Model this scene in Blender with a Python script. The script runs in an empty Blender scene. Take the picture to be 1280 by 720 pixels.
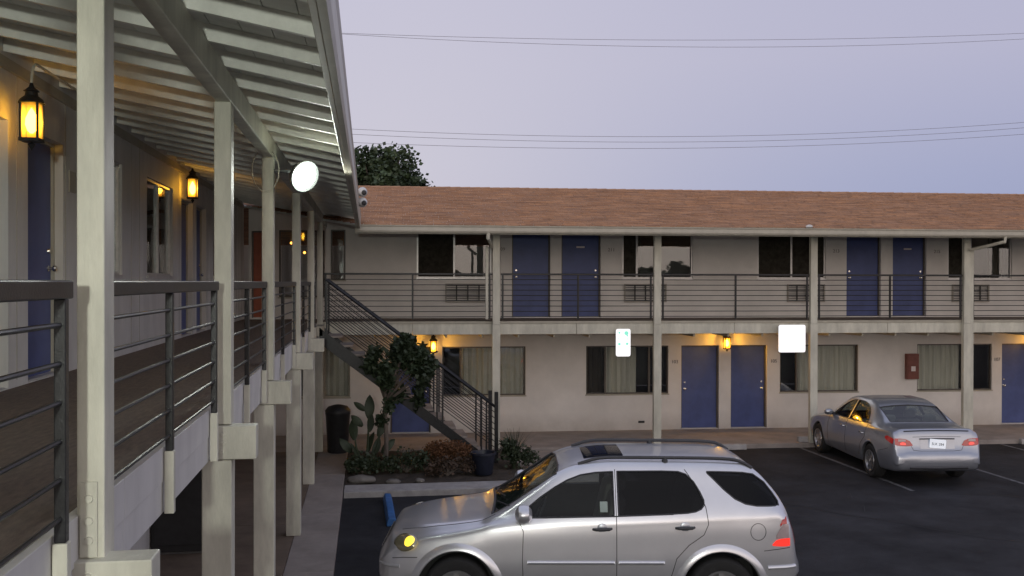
import bpy, bmesh, math, random
from mathutils import Vector, Matrix, noise
from mathutils.bvhtree import BVHTree
random.seed(7)
R = math.radians
S = bpy.context.scene
COL = S.collection

# ------------------------------------------------------------------ camera
cam_d = bpy.data.cameras.new('camera')
cam = bpy.data.objects.new('camera', cam_d)
COL.objects.link(cam)
cam_d.sensor_width = 36
cam_d.lens = 33.75
cam_d.clip_end = 1500
cam_d.clip_start = .05
cam.matrix_world = (Matrix.Translation((0, 0, 3.65)) @ Matrix.Rotation(R(-8.53), 4, 'Z')
                    @ Matrix.Rotation(R(90 - .334), 4, 'X') @ Matrix.Rotation(R(.10), 4, 'Z'))
S.camera = cam

# ------------------------------------------------------------------ dusk sky
w = bpy.data.worlds.new('World')
S.world = w
w.use_nodes = True
nt = w.node_tree
nt.nodes.clear()
def wn(t, **k):
    n = nt.nodes.new(t)
    for a, b in k.items(): setattr(n, a, b)
    return n
tc = wn('ShaderNodeTexCoord')
sep = wn('ShaderNodeSeparateXYZ')
nt.links.new(tc.outputs['Generated'], sep.inputs[0])
# elevation ramp for the pale (left / west) part and for the bluer (right / east) part
def ramp(stops):
    r = wn('ShaderNodeValToRGB')
    e = r.color_ramp.elements
    e[0].position, e[0].color = stops[0][0], (*stops[0][1], 1)
    e[1].position, e[1].color = stops[-1][0], (*stops[-1][1], 1)
    for p, c in stops[1:-1]:
        q = e.new(p); q.color = (*c, 1)
    nt.links.new(sep.outputs['Z'], r.inputs[0])
    return r
pale = ramp([(0, (.61, .575, .645)), (.12, (.605, .585, .675)), (.35, (.55, .54, .67)), (1, (.42, .46, .62))])
blue = ramp([(0, (.29, .34, .51)), (.10, (.36, .39, .57)), (.22, (.46, .46, .61)), (1, (.42, .46, .62))])
glow = ramp([(0, (2.25, 1.86, 1.60)), (.14, (2.0, 1.74, 1.58)), (.4, (1.0, .95, .98)), (1, (.42, .46, .62))])
# azimuth factors
dotn = wn('ShaderNodeVectorMath', operation='DOT_PRODUCT')
dotn.inputs[1].default_value = (.80, .60, 0)
nt.links.new(tc.outputs['Generated'], dotn.inputs[0])
mr = wn('ShaderNodeMapRange'); mr.interpolation_type = 'SMOOTHSTEP'
mr.inputs['From Min'].default_value = .58; mr.inputs['From Max'].default_value = 1.0
nt.links.new(dotn.outputs['Value'], mr.inputs['Value'])
dot2 = wn('ShaderNodeVectorMath', operation='DOT_PRODUCT')
dot2.inputs[1].default_value = (-.45, -.89, 0)
nt.links.new(tc.outputs['Generated'], dot2.inputs[0])
mr2 = wn('ShaderNodeMapRange'); mr2.interpolation_type = 'SMOOTHSTEP'
mr2.inputs['From Min'].default_value = -.3; mr2.inputs['From Max'].default_value = 1.0
nt.links.new(dot2.outputs['Value'], mr2.inputs['Value'])
m1 = wn('ShaderNodeMix', data_type='RGBA')
nt.links.new(mr.outputs[0], m1.inputs['Factor'])
nt.links.new(pale.outputs[0], m1.inputs['A']); nt.links.new(blue.outputs[0], m1.inputs['B'])
m2 = wn('ShaderNodeMix', data_type='RGBA')
nt.links.new(mr2.outputs[0], m2.inputs['Factor'])
nt.links.new(m1.outputs['Result'], m2.inputs['A']); nt.links.new(glow.outputs[0], m2.inputs['B'])
bg = wn('ShaderNodeBackground'); bg.inputs['Strength'].default_value = 1.0
nt.links.new(m2.outputs['Result'], bg.inputs['Color'])
out = wn('ShaderNodeOutputWorld')
nt.links.new(bg.outputs[0], out.inputs[0])

S.view_settings.view_transform = 'Standard'
S.view_settings.look = 'None'
S.view_settings.exposure = 0
S.view_settings.gamma = 1

# ------------------------------------------------------------------ materials
def mat(name, col, rough=.6, metal=0, ns=6, na=.12, bump=0, bs=60, coat=0, emit=None, es=0, stretch=(1, 1, 1), col2=None, spec=.5):
    m = bpy.data.materials.new(name)
    m.use_nodes = True
    n, l = m.node_tree.nodes, m.node_tree.links
    p = n['Principled BSDF']
    p.inputs['Roughness'].default_value = rough
    p.inputs['Metallic'].default_value = metal
    p.inputs['Specular IOR Level'].default_value = spec
    p.inputs['Coat Weight'].default_value = coat
    p.inputs['Coat Roughness'].default_value = .04
    t = n.new('ShaderNodeTexCoord')
    mp = n.new('ShaderNodeMapping'); mp.inputs['Scale'].default_value = stretch
    l.new(t.outputs['Object'], mp.inputs[0])
    nz = n.new('ShaderNodeTexNoise'); nz.inputs['Scale'].default_value = ns; nz.inputs['Detail'].default_value = 6
    nz.inputs['Roughness'].default_value = .65
    l.new(mp.outputs[0], nz.inputs['Vector'])
    cr = n.new('ShaderNodeValToRGB')
    c2 = col2 or tuple(c * (1 - na * 1.6) for c in col)
    cr.color_ramp.elements[0].position = .3; cr.color_ramp.elements[1].position = .72
    cr.color_ramp.elements[0].color = (*c2, 1)
    cr.color_ramp.elements[1].color = (*[min(1, c * (1 + na)) for c in col], 1)
    l.new(nz.outputs['Fac'], cr.inputs[0])
    l.new(cr.outputs[0], p.inputs['Base Color'])
    if bump:
        nb = n.new('ShaderNodeTexNoise'); nb.inputs['Scale'].default_value = bs; nb.inputs['Detail'].default_value = 4
        l.new(mp.outputs[0], nb.inputs['Vector'])
        b = n.new('ShaderNodeBump'); b.inputs['Strength'].default_value = bump; b.inputs['Distance'].default_value = .01
        l.new(nb.outputs['Fac'], b.inputs['Height']); l.new(b.outputs[0], p.inputs['Normal'])
    if emit:
        p.inputs['Emission Color'].default_value = (*emit, 1)
        p.inputs['Emission Strength'].default_value = es
    return m

def glass_mat(name, tint=(.5, .53, .53), refl=.16):
    m = bpy.data.materials.new(name); m.use_nodes = True
    n, l = m.node_tree.nodes, m.node_tree.links
    n.clear()
    o = n.new('ShaderNodeOutputMaterial')
    g = n.new('ShaderNodeBsdfGlossy'); g.inputs['Roughness'].default_value = .012
    t = n.new('ShaderNodeBsdfTransparent'); t.inputs[0].default_value = (*tint, 1)
    lw = n.new('ShaderNodeLayerWeight'); lw.inputs['Blend'].default_value = .35
    a = n.new('ShaderNodeMath'); a.operation = 'MULTIPLY_ADD'; a.inputs[1].default_value = .6; a.inputs[2].default_value = refl
    a.use_clamp = True
    l.new(lw.outputs['Fresnel'], a.inputs[0])
    tx = n.new('ShaderNodeTexCoord'); nz = n.new('ShaderNodeTexNoise'); nz.inputs['Scale'].default_value = 1.3
    bp = n.new('ShaderNodeBump'); bp.inputs['Strength'].default_value = .12; bp.inputs['Distance'].default_value = .02
    l.new(tx.outputs['Object'], nz.inputs['Vector']); l.new(nz.outputs['Fac'], bp.inputs['Height']); l.new(bp.outputs[0], g.inputs['Normal'])
    mx = n.new('ShaderNodeMixShader')
    l.new(a.outputs[0], mx.inputs[0]); l.new(t.outputs[0], mx.inputs[1]); l.new(g.outputs[0], mx.inputs[2])
    l.new(mx.outputs[0], o.inputs[0])
    return m

def emat(name, col, s):
    m = bpy.data.materials.new(name); m.use_nodes = True
    n, l = m.node_tree.nodes, m.node_tree.links
    n.clear()
    o = n.new('ShaderNodeOutputMaterial'); e = n.new('ShaderNodeEmission')
    e.inputs[0].default_value = (*col, 1); e.inputs[1].default_value = s
    l.new(e.outputs[0], o.inputs[0])
    return m

M = dict(
    stucco=mat('stucco', (.74, .70, .66), .85, ns=.7, na=.10, bump=.35, bs=45),
    white_board=mat('white_board', (.62, .60, .57), .6, ns=3, na=.10, bump=.1, bs=30, stretch=(1, 1, .25)),
    cream=mat('cream_paint', (.58, .56, .47), .55, ns=5, na=.17, bump=.22, bs=45, stretch=(1, 1, .3)),
    tan=mat('tan_paint', (.40, .37, .30), .55, ns=4, na=.1, bump=.1, bs=40),
    deckboard=mat('roof_deck_board', (.74, .75, .71), .6, ns=5, na=.10, bump=.1, bs=40, stretch=(1, .2, 1)),
    rafter=mat('rafter_paint', (.78, .78, .72), .6, ns=5, na=.1, bump=.1),
    gutter=mat('gutter_paint', (.44, .41, .34), .4, ns=5, na=.1),
    door=mat('blue_door_paint', (.062, .086, .24), .45, ns=3, na=.12, bump=.05),
    iron=mat('black_iron', (.022, .022, .024), .36, metal=.3, ns=20, na=.3, bump=.10, bs=120),
    alu=mat('aluminium', (.62, .60, .58), .38, metal=.5, ns=12, na=.1),
    darkframe=mat('bronze_frame', (.10, .085, .07), .45, ns=12, na=.2),
    glass=glass_mat('window_glass', (.86, .88, .88), .035),
    curtain=mat('curtain_cloth', (.84, .79, .68), .9, ns=3, na=.12, stretch=(4, 1, .3)),
    darkcurtain=mat('dark_curtain_cloth', (.10, .08, .06), .9, ns=3, na=.2, stretch=(4, 1, .3)),
    ac=mat('grille_metal', (.045, .04, .035), .6, ns=10, na=.2),
    acbody=mat('beige_metal', (.36, .33, .28), .5, ns=10, na=.1),
    deck=mat('walkway_carpet', (.19, .145, .11), .95, ns=9, na=.2, bump=.4, bs=120, stretch=(1, 4, 1)),
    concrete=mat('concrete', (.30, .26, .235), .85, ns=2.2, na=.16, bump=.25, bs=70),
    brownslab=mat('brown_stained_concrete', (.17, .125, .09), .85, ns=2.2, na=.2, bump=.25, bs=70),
    kerb=mat('kerb_concrete', (.36, .34, .33), .85, ns=5, na=.16, bump=.3, bs=70),
    asphalt=mat('asphalt', (.030, .030, .034), .82, ns=.9, na=.4, bump=1.0, bs=80, col2=(.0085, .0085, .0105), spec=.25),
    oil=mat('oily_asphalt', (.007, .007, .008), .5, ns=5, na=.3, bump=.8, bs=90),
    tar=mat('tar_seam', (.003, .003, .004), .6, ns=8, na=.2),
    line=mat('worn_white_line', (.17, .17, .18), .8, ns=9, na=.2, col2=(.03, .03, .033)),
    soil=mat('planter_soil', (.055, .042, .032), .95, ns=6, na=.3, bump=.8, bs=30),
    black=mat('black_plastic', (.02, .02, .022), .5, ns=10, na=.2),
    brass=mat('brushed_nickel', (.7, .68, .62), .25, metal=1, ns=20, na=.05),
    digits=mat('dark_digits', (.20, .16, .13), .6),
    peeph=mat('pale_plate', (.7, .62, .6), .4),
    rust=mat('rust_orange', (.15, .068, .03), .9, ns=8, na=.3, bump=.4, bs=40),
    redbox=mat('dull_red_paint', (.17, .045, .03), .5, ns=8, na=.2),
    orange_door=mat('orange_red_door', (.34, .085, .04), .6, ns=4, na=.15),
    potm=mat('dark_blue_glaze', (.018, .022, .038), .4, ns=8, na=.2),
    rock=mat('pale_rock', (.17, .155, .14), .9, ns=5, na=.2, bump=.6, bs=20),
    bark=mat('bark', (.14, .115, .095), .9, ns=10, na=.3, bump=.8, bs=25, stretch=(1, 1, .3)),
    leaf=mat('dark_leaf', (.048, .075, .030), .6, ns=1.2, na=.45, col2=(.014, .026, .010)),
    leafdark=mat('deep_green_leaf', (.034, .052, .024), .6, ns=3, na=.4, col2=(.012, .020, .009)),  # darker leaf green of the small tree by the stairs
    leaf2=mat('shrub_leaf', (.036, .05, .024), .6, ns=5, na=.35, col2=(.02, .03, .014)),
    leaf3=mat('reddish_leaf', (.085, .05, .032), .7, ns=5, na=.35, col2=(.03, .022, .014)),
    blueplastic=mat('blue_paint', (.035, .14, .38), .6, ns=6, na=.2),
    mesh=mat('dark_mesh', (.045, .040, .032), .9, ns=10, na=.3, spec=.1),
    wire=mat('cable', (.22, .22, .26), .6),
    whiteplastic=mat('white_plastic', (.62, .62, .60), .4),
    greyiron=mat('grey_metal', (.16, .16, .16), .5, metal=.6),
    amber=mat('amber_glass', (.35, .13, .02), .2, emit=(1, .42, .04), es=.55),
    bulb=emat('glowing_yellow_bulb', (1, .72, .16), 14),
    amberglass=None,
    bulbdim=emat('small_orange_bulb', (1, .42, .06), 5),
    flood=emat('lit_floodlight_lens', (.86, 1, .88), 45),
    sign=emat('flash_glow_sign_face', (1, .98, 1), 1.15),  # emission stands in for flash thrown back by the sign
    signgreen=emat('flash_glow_green_mark', (.30, .95, .72), .95),  # green marks emit too, in place of returned flash
)

def glow_glass():
    m = bpy.data.materials.new('glowing_amber_glass'); m.use_nodes = True
    n, l = m.node_tree.nodes, m.node_tree.links; n.clear()
    o = n.new('ShaderNodeOutputMaterial'); t = n.new('ShaderNodeBsdfTransparent'); t.inputs[0].default_value = (1, .85, .5, 1)
    e = n.new('ShaderNodeEmission'); a = n.new('ShaderNodeAddShader')
    tx = n.new('ShaderNodeTexCoord'); vl = n.new('ShaderNodeVectorMath'); vl.operation = 'DISTANCE'; vl.inputs[1].default_value = (0, 0, -.14)
    mr_ = n.new('ShaderNodeMapRange'); mr_.inputs['From Min'].default_value = .055; mr_.inputs['From Max'].default_value = .16
    mr_.inputs['To Min'].default_value = 1.5; mr_.inputs['To Max'].default_value = .12
    l.new(tx.outputs['Object'], vl.inputs[0]); l.new(vl.outputs['Value'], mr_.inputs['Value']); l.new(mr_.outputs[0], e.inputs[1])
    e.inputs[0].default_value = (1, .46, .05, 1)
    l.new(t.outputs[0], a.inputs[0]); l.new(e.outputs[0], a.inputs[1]); l.new(a.outputs[0], o.inputs[0])
    return m
M['amberglass'] = glow_glass()
def flood_lens():
    m = bpy.data.materials.new('lit_floodlight_lens'); m.use_nodes = True
    n, l = m.node_tree.nodes, m.node_tree.links; n.clear()
    o = n.new('ShaderNodeOutputMaterial'); e = n.new('ShaderNodeEmission'); e.inputs[0].default_value = (.86, 1, .88, 1)
    tx = n.new('ShaderNodeTexCoord'); vl = n.new('ShaderNodeVectorMath'); vl.operation = 'LENGTH'
    mr_ = n.new('ShaderNodeMapRange'); mr_.interpolation_type = 'SMOOTHSTEP'
    mr_.inputs['From Min'].default_value = .10; mr_.inputs['From Max'].default_value = .155
    mr_.inputs['To Min'].default_value = 30; mr_.inputs['To Max'].default_value = .30
    l.new(tx.outputs['Object'], vl.inputs[0]); l.new(vl.outputs['Value'], mr_.inputs['Value']); l.new(mr_.outputs[0], e.inputs[1])
    l.new(e.outputs[0], o.inputs[0]); return m
M['flood'] = flood_lens()

def shingle_mat():
    m = bpy.data.materials.new('asphalt_shingles'); m.use_nodes = True
    n, l = m.node_tree.nodes, m.node_tree.links
    p = n['Principled BSDF']; p.inputs['Roughness'].default_value = .9; p.inputs['Specular IOR Level'].default_value = .2
    t = n.new('ShaderNodeTexCoord')
    br = n.new('ShaderNodeTexBrick')
    br.inputs['Scale'].default_value = 1
    br.inputs['Brick Width'].default_value = .32; br.inputs['Row Height'].default_value = .145
    br.inputs['Mortar Size'].default_value = .004
    br.inputs['Color1'].default_value = (.42, .255, .16, 1); br.inputs['Color2'].default_value = (.30, .185, .12, 1)
    br.inputs['Mortar'].default_value = (.19, .12, .09, 1)
    l.new(t.outputs['Object'], br.inputs['Vector'])
    mp = n.new('ShaderNodeMapping'); mp.inputs['Scale'].default_value = (1, 6.9, 1)
    l.new(t.outputs['Object'], mp.inputs[0])
    nz = n.new('ShaderNodeTexNoise'); nz.inputs['Scale'].default_value = 1.0; nz.inputs['Detail'].default_value = 8; nz.inputs['Roughness'].default_value = .7
    l.new(mp.outputs[0], nz.inputs['Vector'])
    cr = n.new('ShaderNodeValToRGB'); cr.color_ramp.elements[0].position = .3; cr.color_ramp.elements[1].position = .7
    cr.color_ramp.elements[0].color = (.62, .56, .55, 1); cr.color_ramp.elements[1].color = (1.25, 1.15, 1.02, 1)
    l.new(nz.outputs['Fac'], cr.inputs[0])
    mx = n.new('ShaderNodeMix'); mx.data_type = 'RGBA'; mx.blend_type = 'MULTIPLY'; mx.inputs['Factor'].default_value = 1
    l.new(br.outputs['Color'], mx.inputs['A']); l.new(cr.outputs[0], mx.inputs['B'])
    l.new(mx.outputs['Result'], p.inputs['Base Color'])
    return m
M['shingle'] = shingle_mat()

def add_dirt(m, z0, z1, col):
    n, l = m.node_tree.nodes, m.node_tree.links
    p = n['Principled BSDF']; src = p.inputs['Base Color'].links[0].from_socket
    t = n.new('ShaderNodeTexCoord'); sp = n.new('ShaderNodeSeparateXYZ'); l.new(t.outputs['Object'], sp.inputs[0])
    r = n.new('ShaderNodeMapRange'); r.inputs['From Min'].default_value = z0; r.inputs['From Max'].default_value = z1
    r.inputs['To Min'].default_value = 1; r.inputs['To Max'].default_value = 0
    l.new(sp.outputs['Z'], r.inputs['Value'])
    z = n.new('ShaderNodeTexNoise'); z.inputs['Scale'].default_value = 2.3; z.inputs['Detail'].default_value = 9; z.inputs['Roughness'].default_value = .75
    l.new(t.outputs['Object'], z.inputs['Vector'])
    k = n.new('ShaderNodeMath'); k.operation = 'MULTIPLY'; l.new(r.outputs[0], k.inputs[0]); l.new(z.outputs['Fac'], k.inputs[1])
    x = n.new('ShaderNodeMix'); x.data_type = 'RGBA'; l.new(k.outputs[0], x.inputs['Factor']); l.new(src, x.inputs['A']); x.inputs['B'].default_value = (*col, 1)
    l.new(x.outputs['Result'], p.inputs['Base Color'])
add_dirt(M['stucco'], .05, .55, (.30, .25, .21))

# ------------------------------------------------------------------ mesh helpers
class MB:
    def __init__(s): s.v = []; s.f = []
    def quad(s, *p):
        b = len(s.v); s.v += [tuple(q) for q in p]; s.f.append(tuple(range(b, b + len(p)))); return s
    def box(s, x0, x1, y0, y1, z0, z1):
        b = len(s.v)
        s.v += [(x, y, z) for z in (z0, z1) for x, y in ((x0, y0), (x1, y0), (x1, y1), (x0, y1))]
        s.f += [tuple(b + i for i in q) for q in ((0, 3, 2, 1), (4, 5, 6, 7), (0, 1, 5, 4), (1, 2, 6, 5), (2, 3, 7, 6), (3, 0, 4, 7))]
        return s
    def tube(s, pts, r, n=8, caps=True):
        pts = [Vector(p) for p in pts]
        rs = r if isinstance(r, (list, tuple)) else [r] * len(pts)
        b = len(s.v); up = None
        for i, p in enumerate(pts):
            d = (pts[min(i + 1, len(pts) - 1)] - pts[max(i - 1, 0)]).normalized()
            if up is None: up = Vector((0, 0, 1)) if abs(d.z) < .9 else Vector((1, 0, 0))
            a = d.cross(up)
            if a.length < 1e-4: a = d.orthogonal()
            a.normalize(); c = a.cross(d).normalized(); up = c
            for k in range(n):
                t = 2 * math.pi * k / n
                s.v.append(tuple(p + a * math.cos(t) * rs[i] + c * math.sin(t) * rs[i]))
        for i in range(len(pts) - 1):
            for k in range(n):
                k2 = (k + 1) % n
                s.f.append((b + i * n + k, b + i * n + k2, b + (i + 1) * n + k2, b + (i + 1) * n + k))
        if caps:
            s.f.append(tuple(b + k for k in reversed(range(n))))
            s.f.append(tuple(b + (len(pts) - 1) * n + k for k in range(n)))
        return s
    def lathe(s, prof, n=24, axis='z', c=(0, 0, 0), caps=False):
        b = len(s.v); c = Vector(c)
        for (r, h) in prof:
            for k in range(n):
                t = 2 * math.pi * k / n
                x, y = r * math.cos(t), r * math.sin(t)
                q = {'z': (x, y, h), 'y': (x, h, y), 'x': (h, x, y)}[axis]
                s.v.append(tuple(c + Vector(q)))
        for i in range(len(prof) - 1):
            for k in range(n):
                k2 = (k + 1) % n
                s.f.append((b + i * n + k, b + i * n + k2, b + (i + 1) * n + k2, b + (i + 1) * n + k))
        if caps:
            s.f.append(tuple(b + k for k in range(n))); s.f.append(tuple(b + (len(prof) - 1) * n + k for k in range(n)))
        return s
    def grid(s, rows):
        b = len(s.v); n = len(rows[0])
        for r in rows: s.v += [tuple(p) for p in r]
        for i in range(len(rows) - 1):
            for j in range(n - 1):
                s.f.append((b + i * n + j, b + i * n + j + 1, b + (i + 1) * n + j + 1, b + (i + 1) * n + j))
        return s
    def mesh(s, name, m, smooth=False):
        me = bpy.data.meshes.new(name)
        me.from_pydata(s.v, [], s.f)
        if m: me.materials.append(m)
        bm = bmesh.new(); bm.from_mesh(me)
        bmesh.ops.recalc_face_normals(bm, faces=bm.faces)
        bm.to_mesh(me); bm.free()
        if smooth:
            me.polygons.foreach_set('use_smooth', [True] * len(me.polygons))
            me.set_sharp_from_angle(angle=R(35))
        me.update()
        return me

def link(name, me, parent=None, loc=None, rot=None, bevel=0):
    o = bpy.data.objects.new(name, me)
    COL.objects.link(o)
    if parent: o.parent = parent
    if loc: o.location = loc
    if rot: o.rotation_euler = rot
    if bevel:
        b = o.modifiers.new('bevel', 'BEVEL'); b.width = bevel; b.segments = 2; b.limit_method = 'ANGLE'
    return o
def part(name, mb, m, parent, loc=None, rot=None, smooth=False, bevel=0):
    return link(name, mb.mesh(name, m, smooth), parent, loc, rot, bevel)
def boxpart(name, dims, m, parent, bevel=.004, loc=None, rot=None):
    return part(name, MB().box(*dims), m, parent, loc, rot, bevel=bevel)
def thing(name, label, cat, loc=(0, 0, 0), rz=0, group=None):
    o = bpy.data.objects.new(name, None); COL.objects.link(o)
    o.location = loc; o.rotation_euler = (0, 0, rz); o.empty_display_size = .2
    o['label'] = label; o['category'] = cat
    if group: o['group'] = group
    return o
def tag(o, label, cat, group=None):
    o['label'] = label; o['category'] = cat
    if group: o['group'] = group
    return o
def struct(name, mb, m, loc=None, rot=None, bevel=0):
    o = part(name, mb, m, None, loc, rot, bevel=bevel); o['kind'] = 'structure'; return o
def copy_tree(o, parent=None):
    c = o.copy(); COL.objects.link(c); c.parent = parent
    for ch in o.children: copy_tree(ch, c)
    return c

def text_mesh(txt, size, m, depth=.004):
    cu = bpy.data.curves.new('txt', 'FONT'); cu.body = txt; cu.size = size; cu.extrude = depth; cu.align_x = 'CENTER'
    o = bpy.data.objects.new('txt', cu); COL.objects.link(o)
    dg = bpy.context.evaluated_depsgraph_get()
    me = bpy.data.meshes.new_from_object(o.evaluated_get(dg))
    bpy.data.objects.remove(o); bpy.data.curves.remove(cu)
    me.materials.clear(); me.materials.append(m)
    return me

# ------------------------------------------------------------------ ground
def sheet(x0, x1, y0, y1, z): return MB().quad((x0, y0, z), (x1, y0, z), (x1, y1, z), (x0, y1, z))
struct('ground', sheet(-400, 400, -300, 500, -.02), M['soil'])
struct('asphalt_lot', sheet(-.6, 60, -40, 24, 0), M['asphalt'])
RA = R(-2.2)
OA = Vector((0, 22.66, 0))
def A2W(x, y, z=0):
    return Vector((x * math.cos(RA) - y * math.sin(RA), x * math.sin(RA) + y * math.cos(RA), z)) + OA

# left walkway at ground level, slab by slab
lw = bpy.data.objects.new('left_walkway', None); COL.objects.link(lw); lw['kind'] = 'structure'
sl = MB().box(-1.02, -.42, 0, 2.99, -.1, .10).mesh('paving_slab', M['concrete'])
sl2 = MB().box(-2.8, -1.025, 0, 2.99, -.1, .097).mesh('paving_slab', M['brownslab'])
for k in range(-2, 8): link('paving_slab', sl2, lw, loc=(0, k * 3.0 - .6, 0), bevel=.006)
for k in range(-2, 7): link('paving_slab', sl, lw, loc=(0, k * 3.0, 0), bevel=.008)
struct('far_walkway', MB().box(-2.9, 24, -2.22, .3, -.1, .098), M['concrete'], loc=OA, rot=(0, 0, RA), bevel=.01)
# control joints cut as thin recessed-looking seams
pad = struct('concrete_apron', MB().box(2.95, 4.9, 17.0, 20.25, -.1, .045), M['concrete'], bevel=.008)
struct('planter_kerb', MB().box(-.405, 2.94, 16.42, 16.99, -.1, .105), M['kerb'], bevel=.012)
pb = MB()
rows = []
for i in range(30):
    rows.append([(-.41 + 3.34 * i / 29, 17.0 + 3.4 * j / 29, .07 + .05 * noise.noise((i * .4, j * .4, 0))) for j in range(30)])
pb.grid(rows)
struct('planter_soil', pb, M['soil'])
# stall lines
pl = MB()
for x in (9.42, 11.76, 14.15): pl.quad((x, 15.6, .004), (x + .085, 15.6, .004), (x + .085, 20.05 if x < 12 else 19.95, .004), (x, 20.05 if x < 12 else 19.95, .004))
struct('stall_lines', pl, M['line'])
def crack(pts, wd):
    mb = MB(); L = []; 
    P = []
    for a, b in zip(pts, pts[1:]):
        for t in range(14): P.append(Vector(a).lerp(Vector(b), t / 14))
    for i, p in enumerate(P):
        q = noise.noise_vector((p.x * 1.7, p.y * 1.7, 3)) * .13
        ww = wd * (.6 + .6 * abs(noise.noise((i * .5, 1, 2))))
        L.append([(p.x + q.x, p.y + q.y - ww, .003), (p.x + q.x, p.y + q.y + ww, .003)])
    return mb.grid(L)
cm = MB()
for pts, wd in (([(5.6, 16.2, 0), (7.2, 14.6, 0), (8.4, 12.9, 0), (9.6, 11.9, 0), (12.4, 11.6, 0)], .022), ([(7.6, 18.6, 0), (8.3, 15.6, 0), (7.6, 13.3, 0)], .014),
                ([(9.9, 15.3, 0), (12.6, 14.3, 0), (16, 14.4, 0)], .015)):
    c_ = crack(pts, wd); b = len(cm.v); cm.v += c_.v; cm.f += [tuple(i + b for i in f) for f in c_.f]
struct('tar_cracks', cm, M['tar'])

# ------------------------------------------------------------------ motel wings
def add_wall(parent, x0, x1, z0, z1, ops, th=.16, m=None, name='wall'):
    mb = MB()
    xs = sorted({x0, x1, *[o[0] for o in ops], *[o[1] for o in ops]})
    zs = sorted({z0, z1, *[o[2] for o in ops], *[o[3] for o in ops]})
    for a, b in zip(xs, xs[1:]):
        for c, d in zip(zs, zs[1:]):
            cx, cz = (a + b) / 2, (c + d) / 2
            if any(o[0] < cx < o[1] and o[2] < cz < o[3] for o in ops): continue
            mb.quad((a, 0, c), (b, 0, c), (b, 0, d), (a, 0, d))
            mb.quad((a, th, c), (a, th, d), (b, th, d), (b, th, c))
    for a, b, c, d in [o[:4] for o in ops]:
        mb.quad((a, 0, c), (a, th, c), (a, th, d), (a, 0, d))
        mb.quad((b, 0, c), (b, 0, d), (b, th, d), (b, th, c))
        mb.quad((a, 0, c), (b, 0, c), (b, th, c), (a, th, c))
        mb.quad((a, 0, d), (a, th, d), (b, th, d), (b, 0, d))
    me = bpy.data.meshes.new(name); me.from_pydata(mb.v, [], mb.f); me.materials.append(m or M['stucco'])
    return link(name, me, parent)

def add_door(parent, x0, x1, z0, z1, handle='r', label=None, plate=False, dm=None):
    w_, h = x1 - x0, z1 - z0
    d = part('door', MB().box(.035, w_ - .035, .10, .145, .012, h - .035), dm or M['door'], parent, loc=(x0, 0, z0), bevel=.003)
    if label: d['label'] = label
    f = MB().box(0.001, .034, .075, .15, .001, h - .002).box(w_ - .034, w_ - .001, .075, .15, .001, h - .002).box(.034, w_ - .034, .075, .15, h - .034, h - .002)
    part('door_frame', f, M['tan'] if parent is wingB else M['darkframe'], d)
    part('threshold', MB().box(.034, w_ - .034, .02, .155, .0, .012), M['alu'], d)
    hx = w_ - .11 if handle == 'r' else .11
    k = MB().lathe([(.005, -.0), (.028, .0), (.028, -.006), (.012, -.012), (.012, -.04), (.026, -.045), (.030, -.06), (.02, -.072), (.001, -.075)], 12, 'y', (hx, .10, .96))
    part('handle', k, M['brass'], d, smooth=True)
    k = MB().lathe([(.001, -.02), (.022, -.02), (.026, 0)], 12, 'y', (hx, .10, 1.12))
    part('deadbolt', k, M['brass'], d, smooth=True)
    if plate:
        part('door_plate', MB().box(w_ / 2 - .1, w_ / 2 + .1, .094, .10, 1.66, 1.70), M['peeph'], d)
    return d

def curtain_mesh(x0, x1, z0, z1, y):
    n = max(8, int((x1 - x0) * 60)); rows = []
    for j in range(3):
        z = z0 + (z1 - z0) * j / 2; row = []
        for i in range(n + 1):
            t = x0 + (x1 - x0) * i / n
            row.append((t, y + .028 * math.sin(t * 41 + .6 * math.sin(t * 7)) * (1.15 - .25 * j) + .008 * math.sin(t * 97), z))
        rows.append(row)
    return MB().grid(rows)

def add_window(parent, x0, x1, z0, z1, mull=(), curtains=(), dark=(), frame='alu', fw=.035):
    fm = M[frame]
    f = MB()
    f.box(x0 + .001, x0 + fw, .03, .09, z0 + .001, z1 - .001).box(x1 - fw, x1 - .001, .03, .09, z0 + .001, z1 - .001)
    f.box(x0 + fw, x1 - fw, .03, .09, z0 + .001, z0 + fw).box(x0 + fw, x1 - fw, .03, .09, z1 - fw, z1 - .001)
    o = part('window', f, fm, parent)
    for q in mull: part('mullion', MB().box(q - .022, q + .022, .028, .088, z0 + fw, z1 - fw), fm, o, bevel=.002)
    part('sill', MB().box(x0 - .02, x1 + .02, -.022, .03, z0 - .03, z0 + .0005), fm if frame == 'alu' else M['tan'], o, bevel=.003)
    ed = [x0 + fw] + [q for q in mull] + [x1 - fw]
    for a, b in zip(ed, ed[1:]):
        part('pane', MB().box(a + .022, b - .022, .058, .063, z0 + fw, z1 - fw), M['glass'], o)
    for a, b in curtains: part('curtain', curtain_mesh(a, b, z0 + .02, z1 - .03, .125), M['curtain'], o, smooth=True)
    for a, b in dark: part('curtain', curtain_mesh(a, b, z0 + .02, z1 - .03, .25), M['darkcurtain'], o, smooth=True)
    return o

def add_screen(win, x0, x1, z0, z1):
    part('insect_screen', MB().box(x0, x1, .046, .05, z0, z1), M['mesh'], win)

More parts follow.
